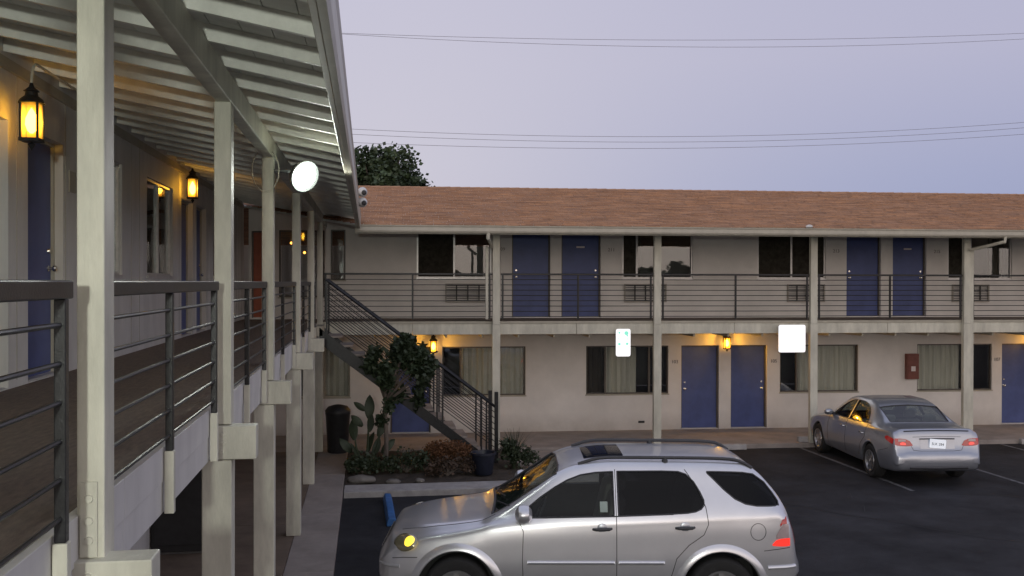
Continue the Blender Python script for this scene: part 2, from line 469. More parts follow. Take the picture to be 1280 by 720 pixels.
def add_ac(x0, x1, z0, z1, base, rz, label, group):
    t = thing('air_conditioner', label, 'air conditioner', base, rz, group)
    w_, h = x1 - x0, z1 - z0
    part('housing', MB().box(0, w_, -.05, .12, 0, .03).box(0, w_, -.05, .12, h - .03, h).box(0, .03, -.05, .12, .03, h - .03).box(w_ - .03, w_, -.05, .12, .03, h - .03), M['acbody'], t)
    part('coil', MB().box(.03, w_ - .03, .02, .1, .03, h - .03), M['black'], t)
    g = MB()
    n = 9
    for i in range(n): 
        z = .045 + (h - .09) * i / (n - 1)
        g.box(.03, w_ - .03, -.045, -.02, z - .007, z + .007)
    part('grille', g, M['ac'], t)
    for q in (.25, .5, .75): part('grille_bar', MB().box(w_ * q - .014, w_ * q + .014, -.052, -.03, .03, h - .03), M['ac'], t)
    return t

def railing(parent_loc, rz, x0, x1, zt, n, ztb, bal, label, r=.011, top=(.045, .04), zlow=None, ext=False):
    """horizontal-bar railing: origin on the line of the rail"""
    t = thing('balcony_railing', label, 'railing', parent_loc, rz, 'black iron railings along the upper walkways')
    part('top_rail', MB().box(x0, x1, -top[0] / 2, top[0] / 2, zt - top[1], zt), M['iron'], t, bevel=.006)
    me = MB().tube([(x0, 0, 0), ((x0 + x1) / 2, 0, random.uniform(-.004, .004)), (x1, 0, 0)], r, 8).mesh('rail', M['iron'], True)
    for i in range(n):
        link('rail', me, t, loc=(0, 0, zt - .02 - (i + 1) * (zt - .02 - ztb) / n))
    for b in bal:
        z0 = zlow if zlow else ztb - .06
        part('baluster', MB().box(b - .019, b + .019, -.019, .019, z0, zt - top[1]), M['iron'], t, bevel=.004)
        if ext: part('baluster_foot', MB().box(b - .022, b + .022, -.024, .024, z0 - .32, z0 - .001), M['cream'], t, bevel=.004)
    return t

# ---- far wing
wingB = None
wingA = thing('motel_wing', 'long two storey pale motel block across the lot under a red-brown shingle roof', 'building', OA, RA)
XE = 20.0
upz0, upz1 = 2.82, 4.87
upW = [(1.13, 2.89), (6.05, 7.79), (9.42, 11.15), (14.34, 16.05), (17.7, 19.4)]
upD = [(3.38, 4.30), (4.57, 5.52), (11.69, 12.58), (12.89, 13.77)]
acs = [(1.80, 2.86), (6.09, 7.13), (10.16, 11.12), (14.44, 15.42)]
loW = [(-1.6, -.41), (1.73, 3.71), (5.17, 7.19), (9.99, 12.0), (13.54, 15.52)]
loD = [(.52, 1.46), (7.51, 8.45), (8.75, 9.66), (15.79, 16.7)]
ops = [(a, b, 3.75, upz1) for a, b in upW] + [(a, b, upz0, upz1) for a, b in upD] + [(a, b, .97, 2.13) for a, b in loW] + [(a, b, .11, 2.13) for a, b in loD]
ops += [(-.86, -.52, 3.7, 4.87), (-2.66, -2.14, 2.82, 4.83), (-2.04, -1.0, 3.3, 4.85)]
add_wall(wingA, -2.72, XE, .05, 5.33, ops)
for i, (a, b) in enumerate(upW):
    md = (a + b) / 2 if i != 3 else a + .62
    if i == 1: md = a + .36
    wo = add_window(wingA, a, b, 3.75, upz1, mull=[md if i in (0, 1, 2) else md], dark=[(a + .05, a + .5)] if i in (0, 1) else [(a + .04, a + .4), (b - .5, b - .05)])
    add_screen(wo, a + .036, md - .024, 3.79, upz1 - .037)
    if i == 2: add_screen(wo, md + .024, b - .036, 3.79, upz1 - .037)
for i, (a, b) in enumerate(upD): add_door(wingA, a, b, upz0, upz1, 'l' if i % 2 == 0 else 'r', plate=i % 2 == 1)
lowspec = [([-1.0], [(-1.1, -.45)], []), ([2.17], [(2.19, 3.67)], []), ([5.64, 6.72], [(5.66, 6.42)], [(5.2, 5.62)]),
           ([10.43], [(10.45, 11.97)], []), ([14.75], [(13.57, 14.73)], [])]
for (a, b), (mu, cu, dk) in zip(loW, lowspec): add_window(wingA, a, b, .97, 2.13, mull=mu, curtains=cu, dark=dk, frame='darkframe' if a > 0 else 'tan', fw=.03)
for i, (a, b) in enumerate(loD): add_door(wingA, a, b, .11, 2.13, 'l' if i in (1, 3) else 'r')
add_window(wingA, -.86, -.52, 3.7, 4.87, frame='darkframe')
add_window(wingA, -2.04, -1.0, 3.3, 4.85, frame='darkframe')
add_door(wingA, -2.66, -2.14, 2.82, 4.83, dm=M['orange_door'], label='orange-red door at the end of the upper walkway')
# back, ends, floor
hull = MB()
hull.quad((-9, 10.8, 0), (XE, 10.8, 0), (XE, 10.8, 4.9), (-9, 10.8, 4.9))
hull.quad((XE, .0, 0), (XE, 10.8, 0), (XE, 10.8, 5.3), (XE, .0, 5.3))
hull.quad((-9, .165, 2.5), (XE, .165, 2.5), (XE, 10.8, 2.5), (-9, 10.8, 2.5))
part('rear_wall', hull, M['stucco'], wingA)
# upper walkway slab with ribbed fascia boards, one per half bay
boxpart('balcony_slab', (-.93, XE, -2.06, -.002, 2.60, 2.80), M['tan'], wingA, .0)
boxpart('deck_carpet', (-.93, XE, -2.05, -.003, 2.801, 2.806), M['deck'], wingA, 0)
fb = [-.92, 1.02, 2.8, 4.56, 6.33, 8.1, 9.88, 11.66, 13.49, 15.3, 17.1, XE]
for a, b in zip(fb, fb[1:]): boxpart('fascia_board', (a + .004, b - .004, -2.10, -2.062, 2.53, 2.80), M['cream'], wingA, .005)
boxpart('fascia_trim', (-.92, XE, -2.118, -2.102, 2.765, 2.815), M['tan'], wingA, .003)
# joists under the walkway
jm = MB().box(-.02, .02, -2.04, -.01, 2.46, 2.598).mesh('joist', M['tan'])
for k in range(26): link('joist', jm, wingA, loc=(-.6 + k * .78, 0, 0))
# posts
for x in (2.8, 6.33, 9.88, 13.49, 17.1):
    part('post', MB().box(x - .085, x + .085, -2.225, -2.12, .1, 2.74), M['cream'], wingA, bevel=.006)
    part('post', MB().box(x - .078, x + .078, -2.224, -2.121, 2.743, 4.70), M['cream'], wingA, bevel=.006)
boxpart('beam', (-.15, XE, -2.22, -2.10, 4.702, 4.86), M['cream'], wingA)
# roof, with its valley against the left wing
def zA(y): return 4.83 + .209 * (y + 2.9)
xv = -.17
rt = MB()
th = .035
top = [(xv, -2.9), (XE + .4, -2.9), (XE + .4, 4.0), (xv - 6.9, 4.0)]
rt.quad(*[(x, y, zA(y)) for x, y in top]); rt.quad(*[(x, y, zA(y) - th) for x, y in reversed(top)])
for (a, b) in zip(top, top[1:] + top[:1]):
    rt.quad((a[0], a[1], zA(a[1])), (b[0], b[1], zA(b[1])), (b[0], b[1], zA(b[1]) - th), (a[0], a[1], zA(a[1]) - th))
part('roof_deck', rt, M['deckboard'], wingA)
part('rear_roof', MB().quad((xv - 9, 4, 6.272), (XE + .4, 4, 6.272), (XE + .4, 11.4, 4.85), (xv - 9, 11.4, 4.85)), M['shingle'], wingA)
# shingle courses: stepped strips, each broken into tabs of uneven thickness (too many to pick apart)
cs = MB()
nrow = 48
for i in range(nrow):
    y0 = -2.93 + i * .1445; y1 = y0 + .150
    xl = xv - max(0, (y0 + 2.9)) + .02
    x = xl - random.uniform(0, .3)
    while x < XE + .4:
        wd_ = random.uniform(.8, 1.1) * .32
        a, b = max(x, xl), min(x + wd_ - .006, XE + .4)
        if b > a:
            up = random.uniform(.007, .017)
            z0_, z1_ = zA(y0) + up, zA(y1) + .003
            cs.quad((a, y0, z0_), (b, y0, z0_), (b, y1, z1_), (a, y1, z1_))
            cs.quad((a, y0, z0_ - .014), (b, y0, z0_ - .014), (b, y0, z0_), (a, y0, z0_))
        x += wd_
so = part('shingle_courses', cs, M['shingle'], wingA); so['kind'] = 'stuff'
rc = MB()
capm = MB().grid([[(0, -.13, -.03), (0, 0, .012), (0, .13, -.03)], [(.30, -.13, -.02), (.30, 0, .022), (.30, .13, -.02)]]).mesh('ridge_cap', M['shingle'])
for k in range(100): link('ridge_cap', capm, wingA, loc=(-7 + k * .275, 4.0, 6.277 + random.uniform(0, .006)))
# eave: fascia, gutter, downspouts
boxpart('eave_fascia', (xv + .02, XE + .4, -2.90, -2.875, 4.64, 4.79), M['gutter'], wingA)
g = MB()
prof = [(-2.902, 4.79), (-2.902, 4.665), (-2.99, 4.665), (-3.005, 4.70), (-3.005, 4.77), (-3.02, 4.80), (-3.02, 4.812), (-2.995, 4.812), (-2.99, 4.68), (-2.92, 4.68), (-2.92, 4.79)]
g.grid([[(x, y, z) for y, z in prof] for x in (xv + .03, XE + .4)])
part('gutter', g, M['gutter'], wingA)
cl = MB().box(-.012, .012, -3.024, -2.9, 4.802, 4.816).mesh('gutter_strap', M['gutter'])
for k in range(24): link('gutter_strap', cl, wingA, loc=(.5 + k * .82, 0, 0))
for x in (13.49, 2.72):
    s_ = 1 if x > 5 else -1
    ex = .42 if s_ > 0 else .16
    part('downspout_elbow', MB().tube([(x + ex * s_, -2.96, 4.68), (x + ex * s_, -2.94, 4.56), (x + .5 * ex * s_, -2.6, 4.47), (x + .03 * s_, -2.28, 4.40)], .038, 8), M['cream'], wingA, smooth=True)
    part('downspout', MB().box(x + .09, x + .165, -2.20, -2.13, .2, 4.42) if s_ > 0 else MB().box(x - .15, x - .09, -2.20, -2.14, 2.86, 4.42), M['cream'], wingA, bevel=.006)
part('downspout_outlet', MB().lathe([(.05, 0), (.075, .02), (.07, .05), (.02, .07)], 10, 'z', (9.42, -3.0, 4.82)), M['whiteplastic'], wingA)
rm = MB().box(-.02, .02, 0, 2.95, 0, .09)
for k in range(35):
    x = .2 + k * .585
    mb = MB(); y0, y1 = -2.87, 0
    zt0, zt1 = zA(y0) - th - .001, zA(y1) - th - .001
    mb.grid([[(x - .02, y0, zt0), (x + .02, y0, zt0), (x + .02, y0, zt0 - .09), (x - .02, y0, zt0 - .09), (x - .02, y0, zt0)],
             [(x - .02, y1, zt1), (x + .02, y1, zt1), (x + .02, y1, zt1 - .09), (x - .02, y1, zt1 - .09), (x - .02, y1, zt1)]])
    part('rafter', mb, M['rafter'], wingA)
# room numbers
def number(wing, x, z, txt, size=.115, y=-.004):
    me = text_mesh(txt, size, M['digits'])
    return link('room_number', me, wing, loc=(x, y, z), rot=(R(90), 0, 0))
for x, z, t in ((3.13, 4.40, '209'), (5.78, 4.40, '211'), (11.42, 4.40, '213'), (14.05, 4.40, '215'), (7.35, 1.70, '103'), (9.83, 1.70, '105'), (15.66, 1.70, '107')):
    number(wingA, x, z, t)
part('soil_vent', MB().box(6.45, 6.6, -.02, -.001, .27, .32), M['black'], wingA)
# air conditioners
al = ['through-wall air conditioner under the leftmost upper window, beside the staircase head',
      'through-wall air conditioner left of the second balcony post, right of two upper blue doors',
      'through-wall air conditioner under the dark upper window left of the right pair of blue doors',
      'through-wall air conditioner at far right, half behind the post with the downspout elbow']
for (a, b), l_ in zip(acs, al):
    p = A2W(a, -.0, 3.18); add_ac(a, b, 3.18, 3.62, p, RA, l_, 'air conditioners below the upper windows')
# railings of the far wing
ra = [(-.84, 2.72, [-.80, 1.02, 2.66], 'black balcony railing at the head of the stairs, left of the first far post'),
      (2.90, 6.24, [2.94, 4.58, 6.19], 'black balcony railing in front of the left pair of upper blue doors'),
      (6.42, 9.79, [6.46, 8.10, 9.74], 'black balcony railing in front of the blank upper wall above the lit porch lamp'),
      (9.97, 13.40, [10.02, 11.68, 13.36], 'black balcony railing in front of the right pair of upper blue doors'),
      (13.62, 17.0, [13.66, 15.4, 16.96], 'black balcony railing at the right edge, right of the thick downspout post')]
for a, b, bl, l_ in ra:
    railing(A2W(0, -2.16), RA, a, b, 3.845, 8, 2.915, bl, l_, r=.008)

# ---- left wing (local x = world Y, local -y = towards the lot)
wingB = thing('motel_wing', 'near two storey motel wing on the left, its cream posts and open rafters receding', 'building', (-2.8, 0, 0), R(90))
YB0, YB1 = -2.0, 22.55
wB = [(2.0, 3.7), (10.0, 11.6), (12.85, 14.5), (18.2, 19.85)]
dB = [(7.05, 8.06), (8.50, 9.44), (15.15, 16.1), (16.45, 17.4)]
wl = [(11.2, 12.9), (14.45, 16.3), (19.0, 20.3)]
dl = [(8.3, 9.3), (17.3, 18.2)]
ops = [(a, b, 3.73, 5.0) for a, b in wB] + [(a, b, 2.81, 4.92) for a, b in dB] + [(a, b, .6, 2.1) for a, b in wl] + [(a, b, .11, 2.1) for a, b in dl]
add_wall(wingB, YB0, YB1, .05, 5.62, ops, m=M['white_board'])
for a, b in wB: add_window(wingB, a, b, 3.73, 5.0, mull=[(a + b) / 2], dark=[(a + .04, a + .6), (b - .5, b - .04)])
for i, (a, b) in enumerate(dB): add_door(wingB, a, b, 2.81, 4.92, 'l' if i % 2 == 0 else 'r')
for a, b in wl: add_window(wingB, a, b, .6, 2.1, mull=[(a + b) / 2], frame='darkframe', dark=[(a + .1, b - .1)])
for a, b in dl: add_door(wingB, a, b, .11, 2.1)
hull = MB()
hull.quad((YB0, 9, 0), (33, 9, 0), (33, 9, 5), (YB0, 9, 5)); hull.quad((YB0, 0, 0), (YB0, 9, 0), (YB0, 9, 5.4), (YB0, 0, 5.4)); hull.quad((YB0, .17, 2.5), (22, .17, 2.5), (22, 9, 2.5), (YB0, 9, 2.5))
part('rear_wall', hull, M['stucco'], wingB)
boxpart('walkway_slab', (YB0, 22.4, -1.725, -.002, 2.60, 2.795), M['tan'], wingB, 0)
boxpart('deck_carpet', (YB0, 22.4, -1.725, -.003, 2.796, 2.802), M['deck'], wingB, 0)
fb = [YB0, 1.2, 4.3, 7.4, 10.5, 13.6, 16.7, 19.8]
for a, b in zip(fb, fb[1:]):
    boxpart('fascia_board', (a + .002, b - .002, -1.765, -1.727, 2.47, 2.63), M['white_board'], wingB, .003)
    boxpart('fascia_board', (a + .002, b - .002, -1.772, -1.727, 2.633, 2.81), M['white_board'], wingB, .003)
jm = MB().box(-.02, .02, -1.72, -.01, 2.46, 2.598).mesh('joist', M['tan'])
for k in range(27): link('joist', jm, wingB, loc=(.2 + k * .78, 0, 0))
posts = [.2, 3.64, 6.88, 9.9, 13.75, 17.2, 20.45]
beamz = 4.90
bolt = MB().lathe([(.001, -.008), (.014, -.008), (.016, 0)], 8, 'x').mesh('bolt', M['cream'])
for i, y in enumerate(posts):
    xo, wx, d = -1.86, .115, .14     # outer face at local y = -1.86 (world X = -.94)
    if i == 1: wx = .095
    p = part('post', MB().box(y, y + d, xo, xo + wx, 2.66 if i != 1 else 2.2, beamz), M['cream'], wingB, bevel=.006)
    q = part('post', MB().box(y - .05, y + .12, xo - .01, xo + .19, .1, 2.42), M['cream'], wingB, bevel=.008)
    bm_ = part('beam_end', MB().box(y - .055, y + .09, xo - .175, xo + .19, 2.425, 2.655), M['cream'], wingB, bevel=.006)
    for dz in (.05, .11, .17):
        link('bolt', bolt, bm_, loc=(y - .055, xo + .05 + random.uniform(-.01, .01), 2.43 + dz))
    if i == 1:
        sp = part('splice_plate', MB().box(y - .012, y - .001, xo + .022, xo + .082, 2.66, 2.93), M['cream'], wingB, bevel=.002)
        for dz in (.05, .12, .2): link('bolt', bolt, sp, loc=(y - .012, xo + .05, 2.67 + dz))
bs = [YB0 - 1, 3.7, 6.95, 9.97, 13.8, 17.27, 20.5, 22.4]
for a, b in zip(bs, bs[1:]): part('beam', MB().box(a + .002, b - .002, -1.86, -1.755, beamz, 5.085), M['cream'], wingB, bevel=.006)
def zB(y): return 5.085 + .19 * (y + 1.86)      # underside of rafters, y local (wall side positive)
rh = .10
for k in range(38):
    x = -2.9 + k * .68
    y0, y1 = -2.56, -.001
    a = [(y0, zB(y0)), (y1, zB(y1))]
    mb = MB()
    for s0 in (0,):
        mb.grid([[(x - .02, y, z), (x + .02, y, z), (x + .02, y, z + rh), (x - .02, y, z + rh), (x - .02, y, z)] for y, z in a])
    part('rafter', mb, M['rafter'], wingB)
# roof boards above the rafters, laid along the walkway
nb = 14
for k in range(nb):
    y0 = -2.62 + k * .1885; y1 = y0 + .183
    mb = MB()
    z0_, z1_ = zB(y0) + rh + .001, zB(y1) + rh + .001
    mb.grid([[(x, y0, z0_), (x, y1, z1_), (x, y1, z1_ + .02), (x, y0, z0_ + .02), (x, y0, z0_)] for x in (-3.2, 22.6)])
    part('roof_board', mb, M['deckboard'], wingB)
rt = MB()
def zBt(y): return zB(y) + rh + .03
yv = -2.64
xe = 19.78
top = [(-3.4, yv), (xe, yv), (xe + 6.9, yv + 6.9), (-3.4, yv + 6.9)]
rt.quad(*[(x, y, zBt(y)) for x, y in top])
part('roof_shingles', rt, M['shingle'], wingB)
part('rear_roof', MB().quad((-3.4, yv + 6.9, zBt(yv + 6.9)), (27, yv + 6.9, zBt(yv + 6.9)), (27, yv + 13.8, 5.1), (-3.4, yv + 13.8, 5.1)), M['shingle'], wingB)
boxpart('eave_fascia', (-3.4, xe, -2.60, -2.565, 4.74, 5.04), M['gutter'], wingB, .004)
g = MB()
prof = [(-2.602, 4.96), (-2.602, 4.735), (-2.64, 4.735), (-2.652, 4.77), (-2.652, 4.93), (-2.662, 4.96), (-2.662, 4.975), (-2.65, 4.975)]
g.grid([[(x, y, z) for y, z in prof] for x in (-3.4, xe)])
part('gutter', g, M['gutter'], wingB)
boxpart('ledger_trim', (YB0, 22.4, -.03, -.001, 5.30, 5.39), M['tan'], wingB, .003)
# cladding grooves and number plates on the near wall
gm = MB().box(-.004, .004, -.004, -.0005, 2.86, 5.30).mesh('board_joint', M['tan'])
for k in range(56):
    x = -1 + k * .42
    if any(a - .05 < x < b + .05 for a, b in wB + dB): continue
    link('board_joint', gm, wingB, loc=(x, 0, 0))
number(wingB, 9.7, 4.55, '205', .12); number(wingB, 6.8, 4.55, '203', .12)
boxpart('number_plaque', (9.60, 9.80, -.012, -.0006, 4.50, 4.70), M['tan'], wingB, .002)
# left wing railings, feet bolted to the fascia
labs = ['near black railing beside the camera, left of the nearest cream post', 'black railing between the nearest and the second cream post on the left wing',
        'black railing between the second and third cream posts on the left wing', 'black railing between the third and fourth cream posts, below the floodlight',
        'black railing between the fourth and fifth cream posts on the left wing', 'farthest black railing on the left wing, beside the staircase head']
bal_all = [2.95 + 1.48 * k for k in range(-1, 12)]
sg = [(.36, 3.40), (3.79, 6.58), (7.03, 9.66), (10.05, 13.50), (13.90, 16.98), (17.35, 18.55)]
for (a, b), l_ in zip(sg, labs):
    bl = [a + .03, a + (b - a) * .47, b - .05] if b < 18 else [a + .03, b - .03]
    t = railing((-2.8, 0, 0), R(90), a, b, 3.655, 6, 2.87, bl, l_, r=.009, top=(.05, .062), zlow=2.79, ext=True)
    for c in t.children: c.location.y = -1.80
# ------------------------------------------------------------------ staircase
st = thing('staircase', 'open black iron staircase climbing left from the planter to the upper walkway', 'staircase', (0, 0, 0))
X0, Z0, X1, Z1 = 2.38, .10, -.92, 2.80
ns = 15
sY = (18.72, 19.62)
for y in sY:
    dx, dz = X1 - X0, Z1 - Z0
    mb = MB()
    P = [(X0 + .10, Z0), (X0 - .16, Z0), (X1, Z1 - .32), (X1, Z1 - .02)]
    mb.v = [(x, yy, z) for yy in (y - .02, y + .02) for x, z in P]
    mb.f = [(0, 1, 2, 3), (7, 6, 5, 4), (0, 4, 5, 1), (1, 5, 6, 2), (2, 6, 7, 3), (3, 7, 4, 0)]
    part('stringer', mb, M['iron'], st)
tr = MB().box(-.14, .14, sY[0] + .022, sY[1] - .022, -.045, 0).mesh('tread', M['concrete'])
for k in range(1, ns):
    link('tread', tr, st, loc=(X0 + (X1 - X0) * (k - .3) / ns, 0, Z0 + (Z1 - Z0) * k / ns), bevel=.004)
slope = (3.66 - 1.20) / (-.76 - 2.47)
for y in sY:
    yy = y - .035 if y < 19 else y + .035
    rl = part('stair_railing', MB().tube([(-.80, yy, 3.70), (2.47, yy, 3.70 + slope * 3.27)], .026, 4), M['iron'], st)
    rr = MB().tube([(-.80, 0, 0), (2.47, 0, slope * 3.27)], .0095, 6).mesh('rail', M['iron'], True)
    for k in range(7): link('rail', rr, rl, loc=(0, yy, 3.70 - .115 * (k + 1)))
    for x in (-.78, -.02, 1.33, 1.44, 2.20, 2.30):
        zt = 3.70 + slope * (x + .80)
        if x == -.02: continue
        part('baluster', MB().box(x - .016, x + .016, yy - .016, yy + .016, max(.1, zt - 1.12), zt - .02), M['iron'], rl)
    part('newel_post', MB().box(2.46, 2.53, yy - .035, yy + .035, .1, 1.50 if y < 19 else 1.42), M['iron'], rl, bevel=.006)
part('landing', MB().box(-.98, -.86, sY[0] - .02, sY[1] + .02, 2.62, 2.80), M['tan'], st)

# ------------------------------------------------------------------ lamps
def point(name, loc, col, e, parent, r=.05):
    l = bpy.data.lights.new(name, 'POINT'); l.color = col; l.energy = e; l.shadow_soft_size = r
    o = bpy.data.objects.new(name, l); COL.objects.link(o); o.location = loc; o.parent = parent
    return o
def lantern(loc, rz, label, hang=True, e=1.4, gh=.44, pw=None):
    t = thing('wall_lantern', label, 'lamp', loc, rz, 'lit yellow lanterns by the room doors')
    h = gh * .62; w2 = .062
    c = MB()
    for sx in (-1, 1):
        for sy in (-1, 1): c.box(sx * w2 - .008, sx * w2 + .008, sy * w2 - .008, sy * w2 + .008, -h, 0)
    c.box(-w2 - .012, w2 + .012, -w2 - .012, w2 + .012, -h - .025, -h)
    part('cage', c, M['black'], t)
    k = MB().lathe([(.10, 0), (.085, .03), (.05, .06), (.045, .09), (.06, .095), (.02, .13), (.012, .16), (.001, .17)], 12)
    part('cap', k, M['black'], t, smooth=True)
    part('finial', MB().lathe([(.001, 0), (.03, -.02), (.012, -.05), (.001, -.07)], 10, 'z', (0, 0, -h - .025)), M['black'], t, smooth=True)
    gl = MB()
    for a in (-1, 1):
        gl.box(a * w2 - .002, a * w2 + .002, -w2 + .008, w2 - .008, -h, 0); gl.box(-w2 + .008, w2 - .008, a * w2 - .002, a * w2 + .002, -h, 0)
    part('glass', gl, M['amberglass'], t)
    bl = MB().lathe([(.012, -h * .85), (.03, -h * .78), (.047, -h * .6), (.043, -h * .42), (.02, -h * .22), (.002, -h * .12)], 14)
    part('bulb', bl, M['bulb'], t, smooth=True)
    lo = point('lamp_light', (0, -.052, -h * .5), (1, .66, .17), e, t, .008)
    return t
l1 = lantern((-2.6, 7.98, 5.04), R(90), 'lit yellow lantern hanging nearest the camera, left of the nearest post')
pp = [(0, .0, .16)]
for i in range(9):
    a = math.pi * i / 16
    pp.append((.0 + .10 * (1 - math.cos(a)) * 1.2, 0, .16 + .17 * math.sin(a)))
pp += [(.9, -.02, .335), (2.0, -.02, .34)]
part('conduit', MB().tube([(p[0], p[1] * 0, p[2]) for p in pp], .011, 8), M['cream'], l1, smooth=True)
l2 = lantern((-2.62, 15.05, 5.20), R(90), 'lit yellow lantern farther along the left wing, between second and nearest posts')
part('conduit', MB().tube([(0, 0, .16), (0, .06, .19), (0, .19, .19)], .011, 8), M['cream'], l2, smooth=True)
pa = A2W(8.60, -.15, 2.32)
l3 = lantern(pa, RA, 'lit yellow porch lantern between the two lower blue doors', gh=.40, e=30)
part('bracket', MB().box(-.05, .05, .12, .148, -.12, .1).box(-.015, .015, 0, .12, .05, .075), M['black'], l3)
pa = A2W(1.52, -.15, 2.28)
l4 = lantern(pa, RA, 'lit yellow porch lantern above the staircase rail, near the lower left window', gh=.40, e=20)
part('bracket', MB().box(-.05, .05, .12, .148, -.12, .1).box(-.015, .015, 0, .12, .05, .075), M['black'], l4)
pa = A2W(16.75, -.15, 2.30)
l4b = lantern(pa, RA, 'lit yellow porch lantern just outside the right edge, above the last blue door', gh=.40, e=20)
part('bracket', MB().box(-.05, .05, .12, .148, -.12, .1).box(-.015, .015, 0, .12, .05, .075), M['black'], l4b)
for q, lab_ in (((-1.45, -.06, 4.33), 'tiny orange lamp glowing at the end of the upper walkway, lower right one'), ((-1.75, -.06, 4.55), 'tiny yellowish lamp glowing at the end of the upper walkway, upper left one')):
    t = thing('marker_lamp', lab_, 'lamp', A2W(*q), RA, 'small lamps at the end of the upper walkway')
    part('bulb', MB().lathe([(.002, -.03), (.025, -.015), (.03, 0), (.02, .02), (.002, .03)], 10), M['bulbdim'], t, smooth=True)
    part('base', MB().box(-.03, .03, .03, .058, -.03, .03), M['black'], t)

# floodlights along the eave of the left wing
def floodlight(loc, dirv, label, energy, size=130):
    fl = thing('floodlight', label, 'floodlight', loc, 0, 'white floodlights along the left wing')
    dirv = Vector(dirv).normalized()
    q = dirv.to_track_quat('Z', 'Y')
    k = .94
    hd = part('lamp_head', MB().lathe([(.04 * k, -.16), (.10 * k, -.13), (.165 * k, -.03), (.18 * k, .01), (.168 * k, .016), (.148 * k, -.01)], 24), M['greyiron'], fl, smooth=True)
    hd.rotation_mode = 'QUATERNION'; hd.rotation_quaternion = q
    ln = part('lens', MB().lathe([(.001, .022), (.08 * k, .018), (.147 * k, -.004)], 24), M['flood'], fl, smooth=True)
    ln.rotation_mode = 'QUATERNION'; ln.rotation_quaternion = q
    part('bracket', MB().tube([(-.02, .12, .02), (-.12, .15, .06), (-.31, .12, .06)], .016, 8), M['greyiron'], fl)
    ld = bpy.data.lights.new('flood_beam', 'SPOT'); ld.energy = energy; ld.color = (.95, 1, .90); ld.spot_size = R(size); ld.spot_blend = .8; ld.shadow_soft_size = .13
    lo = bpy.data.objects.new('flood_beam', ld); COL.objects.link(lo); lo.parent = fl; lo.location = dirv * .06
    lo.rotation_mode = 'QUATERNION'; lo.rotation_quaternion = (-dirv).to_track_quat('Z', 'Y')
floodlight((-.63, 9.82, 4.71), (.85, -1, -.50), 'dazzling white floodlight reaching out from the top of the third cream post', 170)
floodlight((-.62, -3.0, 4.15), (.12, 1, .28), 'white floodlight on the left wing behind the camera, lighting the nearest post', 900, 165)
# wire loop on the third post
cp = [(.13 * math.cos(t * .35), 0, .21 * math.sin(t * .35)) for t in range(19)]
o = part('cable_loop', MB().tube(cp, .006, 6), M['cream'], None, loc=(-1.0, 9.72, 4.75), smooth=True)
tag(o, 'thin pale cable coiled in a ring at the top of the third cream post', 'cable')
# clip on near post top
o = part('conduit_clip', MB().tube([(.0, 0, .05), (.02, 0, .0), (.05, 0, -.012), (.075, 0, .02), (.08, 0, .07)], .010, 8), M['cream'], None, loc=(-.985, 3.60, 4.70), smooth=True)
tag(o, 'curved pale conduit clip at the top of the nearest cream post', 'clip')
# twin sensors / cameras at eave end
for dz, l_ in ((0, 'upper of two round white security cameras at the end of the left eave'), (-.165, 'lower of two round white security cameras at the end of the left eave')):
    t = thing('security_camera', l_, 'camera', (-.13, 15.65, 5.10 + dz), 0, 'round white cameras at the eave end')
    part('housing', MB().lathe([(.002, -.09), (.05, -.075), (.078, -.03), (.08, .01), (.06, .06), (.002, .085)], 16, 'y', (.04, 0, 0)), M['whiteplastic'], t, smooth=True)
    part('lens', MB().lathe([(.002, -.10), (.03, -.098), (.042, -.07)], 12, 'y', (.065, -.01, -.015)), M['black'], t, smooth=True)
    part('arm', MB().tube([(.02, .02, 0), (-.03, .05, 0)], .018, 8), M['whiteplastic'], t)

# ------------------------------------------------------------------ signs hanging from the fascia
def rrect(w_, h, r, n=5):
    pts = []
    for cx, cy, a0 in ((w_ / 2 - r, h / 2 - r, 0), (-w_ / 2 + r, h / 2 - r, 90), (-w_ / 2 + r, -h / 2 + r, 180), (w_ / 2 - r, -h / 2 + r, 270)):
        for i in range(n + 1):
            a = R(a0 + 90 * i / n); pts.append((cx + r * math.cos(a), cy + r * math.sin(a)))
    return pts
def plate(w_, h, r, y0, y1):
    P = rrect(w_, h, r); n = len(P); mb = MB()
    mb.v = [(x, y0, z) for x, z in P] + [(x, y1, z) for x, z in P]
    mb.f = [tuple(range(n)), tuple(range(2 * n - 1, n - 1, -1))] + [(i, (i + 1) % n, n + (i + 1) % n, n + i) for i in range(n)]
    return mb
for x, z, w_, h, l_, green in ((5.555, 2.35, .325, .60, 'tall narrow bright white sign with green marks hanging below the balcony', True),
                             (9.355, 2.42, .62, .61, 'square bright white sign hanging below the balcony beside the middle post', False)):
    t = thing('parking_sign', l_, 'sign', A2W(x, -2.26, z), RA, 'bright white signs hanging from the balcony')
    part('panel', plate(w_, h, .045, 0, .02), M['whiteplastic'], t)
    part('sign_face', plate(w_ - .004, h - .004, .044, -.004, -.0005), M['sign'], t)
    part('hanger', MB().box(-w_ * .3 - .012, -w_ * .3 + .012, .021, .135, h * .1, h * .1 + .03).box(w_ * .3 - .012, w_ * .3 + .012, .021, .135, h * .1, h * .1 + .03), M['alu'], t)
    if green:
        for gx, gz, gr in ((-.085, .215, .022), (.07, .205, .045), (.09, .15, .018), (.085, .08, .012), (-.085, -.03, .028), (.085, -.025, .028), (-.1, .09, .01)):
            part('green_mark', MB().lathe([(.001, -.0075), (gr * .7, -.0075), (gr, -.0065), (gr, -.0045)], 10, 'y', (gx, 0, gz)), M['signgreen'], t)

